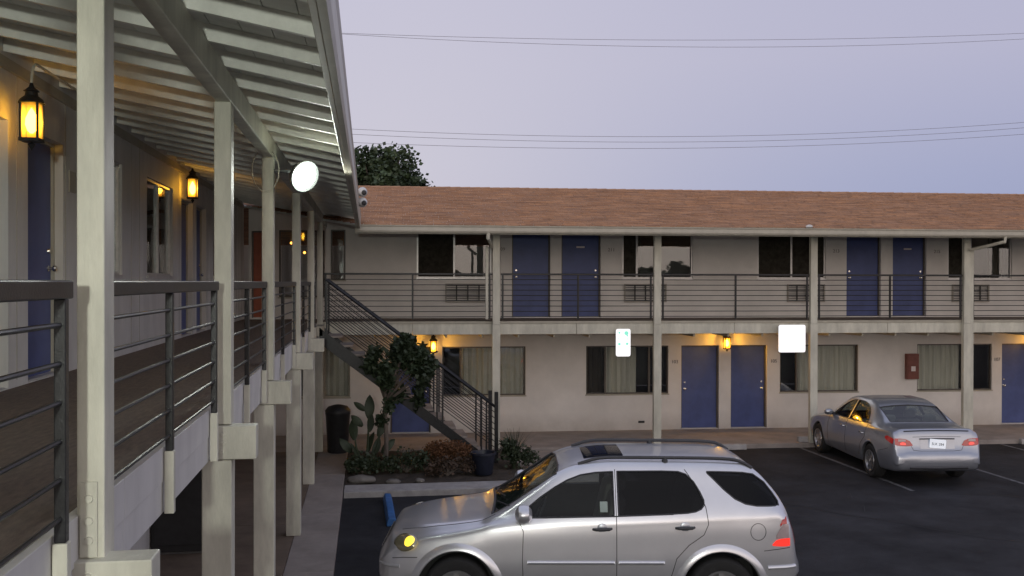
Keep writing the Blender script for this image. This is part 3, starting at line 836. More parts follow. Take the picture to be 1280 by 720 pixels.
# fire extinguisher box
t = thing('extinguisher_cabinet', 'small dull red extinguisher cabinet on the lower wall above the parked sedan', 'cabinet', A2W(13.21, 0, 1.27), RA)
part('box', MB().box(0, .31, -.13, -.001, 0, .63), M['redbox'], t, bevel=.01)
part('door_frame', MB().box(.03, .28, -.137, -.131, .05, .58), M['redbox'], t, bevel=.003)
part('label_panel', MB().box(.10, .21, -.142, -.138, .2, .32), M['peeph'], t)

# ------------------------------------------------------------------ wheel stops
def stop(loc, rz, L, label, m=None):
    P = [(-.08, 0), (.08, 0), (.07, .06), (.045, .12), (-.045, .12), (-.07, .06)]
    mb = MB(); n = len(P)
    mb.v = [(-L / 2, y, z) for y, z in P] + [(L / 2, y, z) for y, z in P]
    mb.f = [tuple(range(n)), tuple(range(2 * n - 1, n - 1, -1))] + [(i, (i + 1) % n, n + (i + 1) % n, n + i) for i in range(n)]
    o = part('wheel_stop', mb, m or M['kerb'], None, loc=loc, rot=(0, 0, rz), bevel=.012)
    return tag(o, label, 'wheel stop', 'concrete wheel stops at the parking bays')
stop((.34, 15.3, .001), R(91), 1.75, 'blue painted wheel stop beyond the nose of the silver SUV', M['blueplastic'])
stop((7.35, 20.08, .001), RA, 1.7, 'pale wheel stop behind the roof of the SUV, in front of the lower blue doors')
stop((10.35, 20.22, .099), RA, 1.7, 'pale wheel stop under the front of the silver sedan')
stop((15.5, 19.8, .001), RA, 1.7, 'pale wheel stop at the right edge, right of the silver sedan')

# ------------------------------------------------------------------ vegetation
def leaves(mb, c, r, n, ls, seed=0, surf=.55, flat=1.0):
    rnd = random.Random(seed)
    c = Vector(c)
    for i in range(n):
        d = Vector((rnd.gauss(0, 1), rnd.gauss(0, 1), rnd.gauss(0, 1))).normalized()
        k = (surf + (1 - surf) * rnd.random()) * (1 + .22 * noise.noise((d.x * 2.2 + seed, d.y * 2.2, d.z * 2.2)))
        p = c + Vector((d.x * r[0], d.y * r[1], d.z * r[2])) * k
        a = Vector((rnd.uniform(-1, 1), rnd.uniform(-1, 1), rnd.uniform(-.7, .7) * flat)).normalized()
        b = a.cross(Vector((rnd.uniform(-1, 1), rnd.uniform(-1, 1), rnd.uniform(.2, 1)))).normalized()
        L = ls * rnd.uniform(.6, 1.3); W = L * .42
        mb.quad(p, p + a * L * .5 + b * W, p + a * L, p + a * L * .5 - b * W)
def crown(clumps, per, ls, seed=0, surf=.5):
    mb = MB()
    for i, (c, r) in enumerate(clumps): leaves(mb, c, r, per, ls, seed + i * 7, surf)
    return mb
def limbs(base, targets, r0):
    mb = MB()
    b = Vector(base)
    for t_ in targets:
        t_ = Vector(t_); mid = b.lerp(t_, .5) + Vector((random.uniform(-.1, .1), random.uniform(-.1, .1), .1)) * (t_ - b).length * .5
        mb.tube([b, mid, t_], [r0, r0 * .6, r0 * .15], 7)
    return mb
def tree(loc, H, cr, ncl, per, ls, label, cat='tree', seed=1, tr_=.2, m=None, group=None):
    t = thing('tree', label, cat, loc, 0, group)
    rnd = random.Random(seed); cl = []
    for i in range(ncl):
        d = Vector((rnd.gauss(0, 1), rnd.gauss(0, 1), rnd.gauss(0, .8))); d = d.normalized() * rnd.uniform(.35, .85)
        c = Vector((d.x * cr[0], d.y * cr[1], H - cr[2] + d.z * cr[2])); s_ = rnd.uniform(.26, .42)
        cl.append((c, (cr[0] * s_, cr[1] * s_, cr[2] * s_ * .9)))
    part('trunk', MB().tube([(0, 0, 0), (.05, 0, (H - cr[2]) * .5), (0, .05, H - cr[2] * 1.1)], [tr_, tr_ * .75, tr_ * .55], 10), M['bark'], t, smooth=True)
    part('limbs', limbs((0, .05, H - cr[2] * 1.3), [c for c, r in cl], tr_ * .45), M['bark'], t, smooth=True)
    part('crown', crown(cl, per, ls, seed, .45), m or M['leaf'], t)
    return t
tree((.25, 45, 0), 10.25, (2.9, 2.6, 2.5), 46, 420, .20, 'dark leafy tree rising behind the ridge at the end of the left eave', seed=4, tr_=.28)
# the row of trees across the road behind the camera that the windows mirror
for x, y, H, c_, l_ in ((-9, -38, 7, 3.6, 'tall rounded tree behind the camera, leftmost of its row'), (1, -42, 5.2, 3.0, 'low rounded tree behind the camera, second of its row'),
                      (12, -37, 7.5, 3.8, 'tall tree behind the camera, third of its row'), (22, -41, 5.6, 3.4, 'broad low tree behind the camera, fourth of its row'), (33, -40, 6.8, 3.6, 'tree behind the camera, rightmost of its row')):
    tree((x, y, 0), H, (c_, c_, c_ * .75), 16, 150, .45, l_, seed=int(x) + 40, tr_=.25, group='trees across the road behind the camera')
# small tree growing up through the stair rail
t = thing('small_tree', 'slender dark tree with a round crown leaning against the stair rail', 'tree', (.33, 18.35, .08))
part('trunk', MB().tube([(0, 0, 0), (.02, 0, .6), (-.01, .02, 1.2), (.06, 0, 1.9)], [.05, .042, .036, .025], 9), M['bark'], t, smooth=True)
rnd = random.Random(11)
cl = []
for i in range(26):
    a, q = rnd.uniform(0, 2 * math.pi), rnd.random() ** .5
    cl.append(((.22 + .60 * q * math.cos(a), rnd.uniform(-.2, .22), 2.02 - .10 * q * math.cos(a) + .52 * q * math.sin(a)), (rnd.uniform(.10, .22), rnd.uniform(.10, .2), rnd.uniform(.10, .24))))
cl += [((.06, 0, 1.25), (.10, .1, .2)), ((-.08, .03, .95), (.09, .1, .16)), ((.62, .1, 1.35), (.13, .12, .26)), ((.25, .1, 1.42), (.15, .15, .15))]
part('limbs', limbs((0, 0, 1.3), [c for c, r in cl], .02), M['bark'], t)
part('crown', crown(cl, 210, .10, 3, .0), M['leafdark'], t)
# broad-leaved plant left (paddle leaves)
t = thing('paddle_leaf_plant', 'dark plant with upright paddle-shaped leaves against the pale wall, left in the planter', 'plant', (-.02, 18.6, .08))
def paddle(L, W, bend=.25):
    rows = []
    for i in range(8):
        s_ = i / 7; wd = W * math.sin(math.pi * min(1, .06 + .94 * s_)) ** .7
        if i == 7: wd = .004
        rows.append([(-wd / 2, bend * s_ * s_ * L + .02, L * s_), (0, bend * s_ * s_ * L, L * s_), (wd / 2, bend * s_ * s_ * L + .02, L * s_)])
    return MB().grid(rows)
part('stem', MB().tube([(0, 0, 0), (.02, 0, .5), (.04, 0, 1.0)], [.03, .022, .014], 8).tube([(-.05, 0, 0), (-.2, 0, .4), (-.24, 0, .7)], [.025, .02, .012], 8).tube([(.03, 0, 0), (.2, 0, .45), (.24, 0, .72)], [.02, .015, .01], 8), M['leaf2'], t)
for (x, z, L, W, a, rz) in ((.04, .95, .45, .20, 5, 10), (.05, .7, .4, .19, 25, 40), (-.24, .55, .42, .19, -12, -20), (.22, .6, .38, .17, 28, 15), (-.08, .8, .30, .15, -45, 5), (-.28, .3, .35, .17, -35, 30),
                            (.0, .3, .4, .2, 12, -60), (.12, .25, .4, .18, 38, 30), (-.15, .15, .4, .18, -25, 80), (-.02, 1.1, .28, .12, -55, 0), (.28, .3, .35, .16, 42, -20)):
    part('leaf', paddle(L, W), M['leaf2'], t, loc=(x, random.uniform(-.06, .06), z), rot=(R(random.uniform(-10, 10)), R(a), R(rz)), smooth=True)
def shrub(loc, cl, per, ls, m, label, name='shrub', seed=0, group='low shrubs in the planter'):
    t = thing(name, label, 'shrub', loc, 0, group)
    part('foliage', crown(cl, per, ls, seed, .15), m, t)
    part('stems', limbs((0, 0, 0), [c for c, r in cl] + [(c[0] * .6 + .05, c[1], c[2] * 1.1) for c, r in cl], .018), M['bark'], t)
    return t
shrub((-.08, 18.1, .08), [((0, 0, .22), (.26, .25, .24)), ((.25, .05, .16), (.24, .2, .2)), ((-.2, 0, .15), (.15, .2, .18))], 260, .07, M['leaf2'], 'low dark shrub at the left end of the planter, beside the pale rock', seed=2)
shrub((.72, 18.1, .08), [((0, 0, .24), (.3, .25, .26)), ((.3, .0, .2), (.26, .22, .22)), ((-.28, 0, .18), (.22, .2, .2))], 260, .065, M['leaf2'], 'low dark shrub in the planter right of the slender tree trunk', seed=12)
shrub((1.45, 17.7, .08), [((0, 0, .2), (.34, .25, .2)), ((.35, .05, .17), (.24, .2, .18)), ((-.25, 0, .15), (.2, .2, .16))], 260, .06, M['leaf3'], 'low reddish shrub below the orange bush in the planter', seed=22)
# orange rounded bush
shrub((1.52, 18.3, .10), [((-.05, 0, .40), (.42, .25, .15)), ((.22, .0, .36), (.26, .22, .13)), ((-.3, 0, .34), (.18, .18, .13)), ((0, 0, .28), (.4, .25, .14))], 900, .05, M['rust'], 'low rounded rust-orange bush at the foot of the stairs', name='orange_bush', seed=32)
# spiky bush right of newel
t = thing('strappy_shrub', 'green bush with arching strap leaves right of the newel post', 'shrub', (2.78, 18.25, .06))
bl = MB()
rnd = random.Random(5)
for i in range(90):
    a = rnd.uniform(0, 2 * math.pi); L = rnd.uniform(.4, .85); lean = rnd.uniform(.1, .75)
    d = Vector((math.cos(a), math.sin(a), 0)); sd = Vector((-d.y, d.x, 0)) * .016; rows = []
    for k in range(6):
        s_ = k / 5; p = d * (lean * s_ * s_ * L + .03) + Vector((0, 0, L * (s_ - .35 * lean * s_ * s_)))
        rows.append([p - sd * (1 - s_ * .9), p + sd * (1 - s_ * .9)])
    bl.grid(rows)
part('blades', bl, M['leaf2'], t)
part('foliage', crown([((.05, 0, .25), (.33, .3, .25)), ((.3, .1, .2), (.22, .2, .18)), ((-.1, 0, .42), (.2, .2, .2))], 300, .07, 9, .2), M['leaf2'], t)
# pot
t = thing('plant_pot', 'dark blue glazed plant pot at the foot of the newel post', 'pot', (2.13, 17.75, .08))
part('bowl', MB().lathe([(.0, 0), (.16, 0), (.17, .02), (.225, .36), (.245, .37), (.245, .41), (.215, .41), (.205, .34), (.0, .33)], 24), M['potm'], t, smooth=True)
part('soil', MB().lathe([(.001, .345), (.203, .335)], 16), M['soil'], t)
# rocks
def rock(loc, r, label, seed):
    bm = bmesh.new(); bmesh.ops.create_icosphere(bm, subdivisions=3, radius=1)
    for v in bm.verts:
        k = 1 + .22 * noise.noise(v.co * 1.6 + Vector((seed, 0, 0))) + .07 * noise.noise(v.co * 5)
        v.co = Vector((v.co.x * r[0], v.co.y * r[1], v.co.z * r[2])) * k
    me = bpy.data.meshes.new('rock'); bm.to_mesh(me); bm.free(); me.materials.append(M['rock'])
    me.polygons.foreach_set('use_smooth', [True] * len(me.polygons))
    return tag(link('rock', me, None, loc=loc), label, 'rock', 'rocks along the planter kerb')
rock((-.12, 17.35, .12), (.26, .14, .08), 'long flat pale rock at the left corner of the planter', 1)
rock((.45, 17.2, .10), (.13, .08, .05), 'small pale rock behind the planter kerb, in front of the slender tree', 5)
rock((.92, 17.22, .10), (.09, .07, .045), 'smallest pale rock at the middle of the planter kerb', 9)
# dark vending cabinet under the left walkway
t = thing('storage_cabinet', 'tall black cabinet standing against the lower wall under the left walkway', 'cabinet', (-2.38, 13.4, .10))
part('body', MB().box(-.40, .40, -.42, .42, .03, 1.95), M['black'], t, bevel=.012)
part('door_panel', MB().box(-.36, .36, -.438, -.421, .12, 1.88), M['black'], t, bevel=.006)
part('handle', MB().box(.26, .29, -.46, -.439, .9, 1.15), M['greyiron'], t)
part('plinth', MB().box(-.37, .37, -.39, .39, 0, .029), M['greyiron'], t)
# bin
t = thing('waste_bin', 'tall black lidded waste bin beside the last left-wing post', 'bin', (-.62, 20.35, .10))
part('body', MB().lathe([(.0, 0), (.20, 0), (.215, .03), (.25, .78), (.26, .80), (.26, .84), (.24, .85)], 20), M['black'], t, smooth=True)
part('lid', MB().lathe([(.265, .842), (.262, .88), (.20, .955), (.08, .99), (.001, .995)], 20), M['black'], t, smooth=True)

# ------------------------------------------------------------------ power lines
def cable(a, b, c, label):
    pts = []
    for i in range(61):
        x = -20 + 64 * i / 60
        pts.append((x, 34, a * x * x + b * x + c))
    o = part('power_line', MB().tube(pts, .0075, 5), M['wire'], None)
    tag(o, label, 'power line', 'power lines crossing the sky')
for abc, l_ in zip([(0.001479, 0.00415, 12.322), (0.002254, -0.02207, 12.27), (0.002392, -0.02352, 8.979), (0.002428, -0.02554, 8.797), (0.002183, -0.01804, 8.514)],
                   ('topmost power line crossing the sky above the roof', 'second power line from the top, just under the topmost one', 'upper wire of the lower trio of power lines',
                    'middle wire of the lower trio of power lines', 'lowest power line, just above the tree and roof')):
    cable(*abc, l_)

# ------------------------------------------------------------------ cars
def pchip(xs, ys, x):
    if x <= xs[0]: return ys[0]
    if x >= xs[-1]: return ys[-1]
    n = len(xs); h = [xs[i + 1] - xs[i] for i in range(n - 1)]; d = [(ys[i + 1] - ys[i]) / h[i] for i in range(n - 1)]
    m_ = [d[0]] + [0 if d[i - 1] * d[i] <= 0 else (h[i - 1] + h[i]) * 3 / ((2 * h[i] + h[i - 1]) / d[i - 1] + (h[i] + 2 * h[i - 1]) / d[i]) for i in range(1, n - 1)] + [d[-1]]
    i = max(k for k in range(n - 1) if xs[k] <= x)
    t = (x - xs[i]) / h[i]
    return (ys[i] * (2 * t ** 3 - 3 * t * t + 1) + m_[i] * h[i] * (t ** 3 - 2 * t * t + t) + ys[i + 1] * (-2 * t ** 3 + 3 * t * t) + m_[i + 1] * h[i] * (t ** 3 - t * t))

def catmull(P, sub):
    out_ = []
    P = [P[0]] + P + [P[-1]]
    for i in range(1, len(P) - 2):
        for k in range(sub):
            t = k / sub; q = []
            for c in (0, 1):
                a, b, c_, d = P[i - 1][c], P[i][c], P[i + 1][c], P[i + 2][c]
                q.append(.5 * (2 * b + (c_ - a) * t + (2 * a - 5 * b + 4 * c_ - d) * t * t + (3 * b - 3 * c_ + d - a) * t ** 3))
            out_.append(tuple(q))
    out_.append(P[-2])
    return out_

# station: x: (bottom z, half width, shoulder z, shoulder half width, roof-edge half width, roof-edge z, top z)
def prism(cols, axis, a0, a1):
    P = [(c[0], c[1]) for c in cols] + [(c[0], c[2]) for c in reversed(cols)]
    n = len(P); mb = MB()
    f = (lambda p, q: (p[0], q, p[1])) if axis == 'y' else (lambda p, q: (q, p[0], p[1]))
    mb.v = [f(p, a0) for p in P] + [f(p, a1) for p in P]
    mb.f = [tuple(range(n)), tuple(range(2 * n - 1, n - 1, -1))] + [(i, (i + 1) % n, n + (i + 1) % n, n + i) for i in range(n)]
    return mb

def car_body(stations, nx, parent, paint, wheels, wr, cabin, sides, ends):
    st_ = sorted(stations.items()); xs = [k for k, v in st_]
    def P(x): return [pchip(xs, [v[j] for k, v in st_], x) for j in range(7)]
    X = []
    for i in range(nx + 1):
        t = i / nx; X.append(xs[0] + (xs[-1] - xs[0]) * (.5 - .5 * math.cos(math.pi * t)) * .35 + (xs[-1] - xs[0]) * t * .65)
    rows = []
    for x in X:
        zb, w_, zs, ws, we, ze, zt = P(x)
        c = [(0, zb), (w_ * .55, zb), (w_ * .88, zb + .01), (w_ * .965, zb + .09), (w_ * 1.0, zb + (zs - zb) * .38), (w_ * .995, zb + (zs - zb) * .66),
             (ws + (w_ - ws) * .6, zs - (zs - zb) * .13), (ws, zs), (ws + (we - ws) * .5, zs + (ze - zs) * .52), (we, ze), (we * .82, ze + (zt - ze) * .62), (we * .45, ze + (zt - ze) * .93), (0, zt)]
        h = catmull(c, 5)
        rows.append([(x, y, z) for y, z in h] + [(x, -y, z) for y, z in reversed(h[1:-1])])
    mb = MB(); n = len(rows[0])
    for r in rows: mb.v += r
    for i in range(len(rows) - 1):
        for j in range(n):
            j2 = (j + 1) % n
            mb.f.append((i * n + j, i * n + j2, (i + 1) * n + j2, (i + 1) * n + j))
    mb.f.append(tuple(range(n))); mb.f.append(tuple((len(rows) - 1) * n + j for j in range(n)))
    me = mb.mesh('body', paint, False)
    o = link('body', me, parent)
    me.materials.append(M['black'])
    # closed surface for projecting panels, before the wheel wells are cut
    bm = bmesh.new(); bm.from_mesh(me); bvh = BVHTree.FromBMesh(bm); bm.free()
    cut = MB()
    for wx, wz in wheels:
        for sy in (-1, 1):
            cut.lathe([(wr, .52 * sy), (wr, 1.2 * sy)], 40, 'y', (wx, 0, wz), caps=True)
    cme = cut.mesh('c', M['black']); co = link('c', cme, parent)
    cos = [co]
    # cabin hollow and window openings
    x0c, x1c, zc = cabin
    rows2 = []
    for i in range(41):
        x = x0c + (x1c - x0c) * i / 40
        zb, w_, zs, ws, we, ze, zt = P(x)
        d = .045
        c = [(0, zc), (w_ - .10, zc), (w_ - .09, zc + .1), (ws - d - .01, zs), (ws + (we - ws) * .5 - d, zs + (ze - zs) * .52), (we - d, max(ze - d * .7, zc + .2)), (we * .6, max(zt - d * 1.1, zc + .22)), (0, max(zt - d, zc + .23))]
        h = catmull(c, 3)
        rows2.append([(x, y, z) for y, z in h] + [(x, -y, z) for y, z in reversed(h[1:-1])])
    cb = MB(); n2 = len(rows2[0])
    for r in rows2: cb.v += r
    for i in range(40):
        for j in range(n2): cb.f.append((i * n2 + j, i * n2 + (j + 1) % n2, (i + 1) * n2 + (j + 1) % n2, (i + 1) * n2 + j))
    cb.f.append(tuple(range(n2))); cb.f.append(tuple(40 * n2 + j for j in range(n2)))
    cos.append(link('c', cb.mesh('c', M['black']), parent))
    for cols in sides: cos.append(link('c', prism(cols, 'y', -1.3, 1.3).mesh('c', M['black']), parent))
    for cols, a0, a1 in ends: cos.append(link('c', prism(cols, 'x', a0, a1).mesh('c', M['black']), parent))
    for co in cos:
        md = o.modifiers.new('b', 'BOOLEAN'); md.object = co; md.operation = 'DIFFERENCE'; md.solver = 'EXACT'
    dg = bpy.context.evaluated_depsgraph_get()
    nm = bpy.data.meshes.new_from_object(o.evaluated_get(dg))
    o.modifiers.clear(); o.data = nm; nm.name = 'body'
    for co in cos: bpy.data.objects.remove(co)
    nm.materials.clear(); nm.materials.append(paint); nm.materials.append(M['black'])
    for p in nm.polygons:
        c = p.center
        ins = False
        for wx, wz in wheels:
            r_ = math.hypot(c.x - wx, c.z - wz)
            if abs(c.y) > .515 and r_ < wr + .004 and (abs(p.normal.y) < .5 and abs(r_ - wr) < .03 or abs(abs(c.y) - .52) < .004): ins = True
        if not ins:
            hh = bvh.find_nearest(c)
            if hh[3] > .012: ins = True
        p.material_index = 1 if ins else 0
        p.use_smooth = True
    nm.set_sharp_from_angle(angle=R(40))
    return o, bvh

def hitp(bvh, kind, a, b, side=1):
    if kind == 'side': o_, d = Vector((a, side * 3, b)), Vector((0, -side, 0))
    elif kind == 'front': o_, d = Vector((4, a, b)), Vector((-1, 0, 0))
    elif kind == 'rear': o_, d = Vector((-4, a, b)), Vector((1, 0, 0))
    else: o_, d = Vector((a, b, 4)), Vector((0, 0, -1))
    h = bvh.ray_cast(o_, d)
    if h[0] is None: return None, None
    n = h[1]
    if n.dot(d) > 0: n = -n
    return h[0], n
def resample(cols, step=.025):
    out_ = []
    for a, b in zip(cols, cols[1:]):
        k = max(1, int(abs(b[0] - a[0]) / step))
        for i in range(k):
            t = i / k; out_.append(tuple(a[j] + (b[j] - a[j]) * t for j in range(3)))
    out_.append(cols[-1]); return out_
def patch(bvh, name, kind, cols, m, parent, side=1, off=.008, nv=14, thick=.003):
    rows = []
    for a, lo_, hi_ in resample(cols):
        row = []
        for j in range(nv + 1):
            b = lo_ + (hi_ - lo_) * j / nv
            h, n = hitp(bvh, kind, a, b, side)
            if h is None: row.append(row[-1] if row else None); continue
            row.append(h + n * off)
        if any(q is None for q in row):
            g_ = [q for q in row if q is not None]
            if not g_: continue
            row = [q if q is not None else g_[0] for q in row]
        rows.append(row)
    o = part(name, MB().grid(rows), m, parent, smooth=True)
    return o
def seam(bvh, name, kind, pts, m, parent, side=1, r=.004, off=0.0, n=6):
    P = []
    for a, b in zip(pts, pts[1:]):
        k = max(1, int(math.dist(a, b) / .035))
        for i in range(k):
            t = i / k; h, nn = hitp(bvh, kind, a[0] + (b[0] - a[0]) * t, a[1] + (b[1] - a[1]) * t, side)
            if h is not None: P.append(h + nn * off)
    h, nn = hitp(bvh, kind, pts[-1][0], pts[-1][1], side)
    if h is not None: P.append(h + nn * off)
    return part(name, MB().tube(P, r, n), m, parent, smooth=True)
def flare(bvh, wx, wz, r0, parent, m, side, lift=.028, wid=.085, a0=-12, a1=192):
    rows = []
    for i in range(49):
        a = R(a0 + (a1 - a0) * i / 48); row = []
        for r_, of in ((r0 + wid, -.004), (r0 + wid * .7, lift * .45), (r0 + wid * .35, lift * .9), (r0 + .008, lift), (r0 - .004, lift * .6), (r0 - .006, -.05)):
            rr_ = max(r_, r0 + .012)
            h, n = hitp(bvh, 'side', wx + rr_ * math.cos(a), wz + rr_ * math.sin(a), side)
            if h is None: h = Vector((wx + rr_ * math.cos(a), side * .86, wz + rr_ * math.sin(a)))
            row.append(Vector((wx + r_ * math.cos(a), h.y + side * of, wz + r_ * math.sin(a))))
        rows.append(row)
    return part('wheel_arch', MB().grid(rows), m, parent, smooth=True)
def wheel(parent, x, y, r, rw, rr_, side, spokes=5):
    t = part('wheel', MB().lathe([(rr_, -rw / 2 + .01), (rr_ + .02, -rw / 2), (r - .03, -rw / 2), (r - .008, -rw / 2 + .02), (r, -rw / 2 + .05), (r, rw / 2 - .05), (r - .008, rw / 2 - .02), (r - .03, rw / 2), (rr_ + .02, rw / 2), (rr_, rw / 2 - .01)], 40, 'y'), M['tyre'], parent, loc=(x, y, r), smooth=True)
    s_ = side
    o_ = rw / 2 * s_
    rim = MB().lathe([(rr_ + .004, o_ - .005 * s_), (rr_ + .002, o_ + .004 * s_), (rr_ - .018, o_ + .002 * s_), (rr_ - .022, o_ - .03 * s_), (rr_ - .03, o_ - .10 * s_), (.05, o_ - .11 * s_)], 40, 'y')
    for k in range(spokes):
        a = 2 * math.pi * k / spokes + .3
        ca, sa = math.cos(a), math.sin(a)
        for (r0_, w0, r1_, w1) in ((.04, .035, rr_ - .018, .026),):
            pts = []
            for yy in (o_ - .055 * s_, o_ - .018 * s_):
                for rr2, ww in ((r0_, w0), (r1_, w1)):
                    for sg_ in (-1, 1): pts.append((ca * rr2 - sa * ww * sg_, yy - (.0 if rr2 > .1 else .0), sa * rr2 + ca * ww * sg_))
            b = len(rim.v); rim.v += pts
            rim.f += [tuple(b + i for i in q) for q in ((4, 5, 7, 6), (0, 2, 3, 1), (0, 4, 6, 2), (1, 3, 7, 5), (2, 6, 7, 3), (0, 1, 5, 4))]
    rim.lathe([(.001, o_ - .01 * s_), (.035, o_ - .012 * s_), (.055, o_ - .025 * s_), (.058, o_ - .06 * s_)], 16, 'y')
    part('rim', rim, M['rim'], t, smooth=True)
    return t
M['tyre'] = mat('tyre_rubber', (.018, .018, .019), .8, ns=20, na=.2)
M['rim'] = mat('alloy', (.55, .55, .56), .3, metal=.9, ns=20, na=.05)
M['silver'] = mat('silver_paint', (.68, .685, .72), .30, metal=.68, ns=3, na=.03, coat=.7)
M['silver2'] = mat('silver_blue_paint', (.40, .42, .47), .30, metal=.7, ns=3, na=.03, coat=.7)
M['carglass'] = glass_mat('tinted_car_glass', (.66, .72, .70), .0)
M['privacy'] = glass_mat('privacy_car_glass', (.16, .17, .19), -.005)
M['screen'] = glass_mat('windscreen_glass', (.50, .58, .53), .09)
M['seam'] = mat('panel_gap', (.03, .03, .032), .7)
M['trim'] = mat('dark_trim', (.035, .035, .04), .45)
M['chrome'] = mat('chrome_strip', (.75, .75, .75), .18, metal=1)
M['headlamp'] = mat('headlamp_glass', (.34, .31, .20), .12, metal=.5, coat=1)
M['indicator'] = mat('flash_glow_amber_lens', (.8, .6, .05), .2, coat=1, emit=(1, .72, .06), es=1.6)  # emission imitates flash caught in the amber lens, no lamp behind it
M['tailred'] = mat('red_lens', (.25, .01, .012), .15, coat=1, emit=(1, .03, .03), es=.12)  # faint emission painted in for flash returned by the red lenses
M['tailglow'] = mat('flash_glow_red_lens', (.5, .02, .015), .15, coat=1, emit=(1, .045, .03), es=1.0)  # emission stands in for flash bouncing off the tail reflectors
M['tailclear'] = mat('clear_lens', (.42, .33, .33), .15, coat=1)
M['tag'] = mat('licence_plate', (.78, .80, .84), .4, emit=(.85, .9, 1), es=.45)  # glow added to the plate to imitate flash whitening it
M['sunroof'] = mat('sunroof_glass', (.015, .018, .03), .04, spec=.9)
M['sticker'] = mat('pale_sticker', (.30, .36, .33), .6)
M['seat'] = mat('seat_cloth', (.24, .23, .21), .9)

def interior(car, xf, xr, z0, wd_, wheel_y=.36, lid=.0):
    def seat(x, y, w_):
        mb = MB()
        st = part('seat', MB().box(-.25, .27, -w_ / 2, w_ / 2, 0, .17), M['seat'], car, loc=(x, y, z0), bevel=.05)
        bk = part('seat_back', MB().box(-.08, .08, -w_ / 2, w_ / 2, 0, .60), M['seat'], st, loc=(-.24, 0, .08), rot=(0, R(-14), 0), bevel=.055)
        for q in ([0] if w_ < .8 else [-w_ / 3, w_ / 3]):
            part('headrest', MB().box(-.05, .05, q - .13, q + .13, 0, .17), M['seat'], st, loc=(-.40, 0, .70), rot=(0, R(-8), 0), bevel=.045)
    for y in (-.37, .37): seat(xf, y, .50)
    seat(xr, 0, 1.22)
    part('dashboard', MB().box(xf + .62, xf + 1.0, -wd_, wd_, z0 + .20, z0 + .52), M['trim'], car, bevel=.06)
    n = 28; ring = [(0, .18 * math.cos(2 * math.pi * i / n), .18 * math.sin(2 * math.pi * i / n)) for i in range(n + 1)]
    sw = MB().tube(ring, .014, 8, caps=False).box(-.01, .01, -.17, .17, -.02, .02).box(-.012, .03, -.05, .05, -.05, .05)
    part('steering_wheel', sw, M['trim'], car, loc=(xf + .50, wheel_y, z0 + .44), rot=(0, R(-25), 0), smooth=True)

# ---- SUV (nose towards local +x)
suv = thing('parked_car', 'large silver SUV in the foreground with roof rails, nose towards the left wing', 'car', (2.46, 10.84, 0), R(171.5), 'silver cars in the motel lot')
ss = {
    2.30: (.47, .42, .58, .41, .32, .62, .63),
    2.27: (.38, .62, .62, .60, .42, .68, .69),
    2.20: (.34, .76, .70, .73, .52, .81, .82),
    2.13: (.32, .82, .78, .77, .57, .90, .92),
    2.02: (.31, .86, .83, .80, .60, .93, .955),
    1.80: (.30, .89, .90, .83, .64, .985, 1.005),
    1.40: (.30, .905, .97, .85, .68, 1.04, 1.055),
    1.16: (.30, .91, 1.02, .86, .70, 1.075, 1.09),
    1.04: (.30, .91, 1.05, .865, .74, 1.12, 1.135),
    .55: (.30, .912, 1.10, .87, .70, 1.41, 1.44),
    .30: (.30, .912, 1.12, .87, .66, 1.57, 1.605),
    .12: (.30, .912, 1.13, .87, .645, 1.63, 1.665),
    -.3: (.30, .912, 1.14, .875, .635, 1.67, 1.72),
    -1.2: (.31, .91, 1.18, .87, .63, 1.665, 1.72),
    -1.65: (.32, .905, 1.20, .86, .62, 1.65, 1.70),
    -1.80: (.33, .90, 1.20, .855, .615, 1.60, 1.635),
    -2.0: (.35, .89, 1.20, .85, .635, 1.42, 1.445),
    -2.12: (.37, .875, 1.12, .83, .66, 1.25, 1.265),
    -2.19: (.39, .85, .98, .80, .68, 1.07, 1.08),
    -2.24: (.42, .80, .72, .76, .62, .78, .79),
    -2.29: (.46, .70, .63, .66, .50, .68, .69),
}
W1 = [(1.41, .36), (-1.41, .36)]
suv_win = dict(
    front=[(.73, 1.135, 1.15), (.66, 1.137, 1.225), (.52, 1.14, 1.335), (.36, 1.143, 1.44), (.22, 1.147, 1.515), (.08, 1.15, 1.565), (-.08, 1.155, 1.59), (-.27, 1.16, 1.60)],
    rear=[(-.315, 1.16, 1.602), (-.8, 1.178, 1.605), (-.98, 1.186, 1.60), (-1.06, 1.192, 1.575), (-1.14, 1.205, 1.50), (-1.20, 1.23, 1.40), (-1.235, 1.27, 1.32)],
    quarter=[(-1.29, 1.585, 1.60), (-1.36, 1.52, 1.60), (-1.46, 1.42, 1.598), (-1.57, 1.33, 1.595), (-1.68, 1.28, 1.59), (-1.80, 1.26, 1.57), (-1.92, 1.258, 1.485), (-2.0, 1.258, 1.38), (-2.05, 1.258, 1.30)])
suv_ws = [(y, 1.145 - .02 * (y / .7) ** 2, min(1.60, 1.615 - .05 * (y / .66) ** 2)) for y in (-.64, -.5, -.3, 0, .3, .5, .64)]
suv_rw = [(y, 1.27, 1.585 - .02 * (y / .6) ** 2) for y in (-.58, -.4, 0, .4, .58)]
sb, sv = car_body(ss, 150, suv, M['silver'], W1, .435, (-2.02, .98, .62), list(suv_win.values()), [(suv_ws, .0, 1.35), (suv_rw, -2.5, -1.4)])
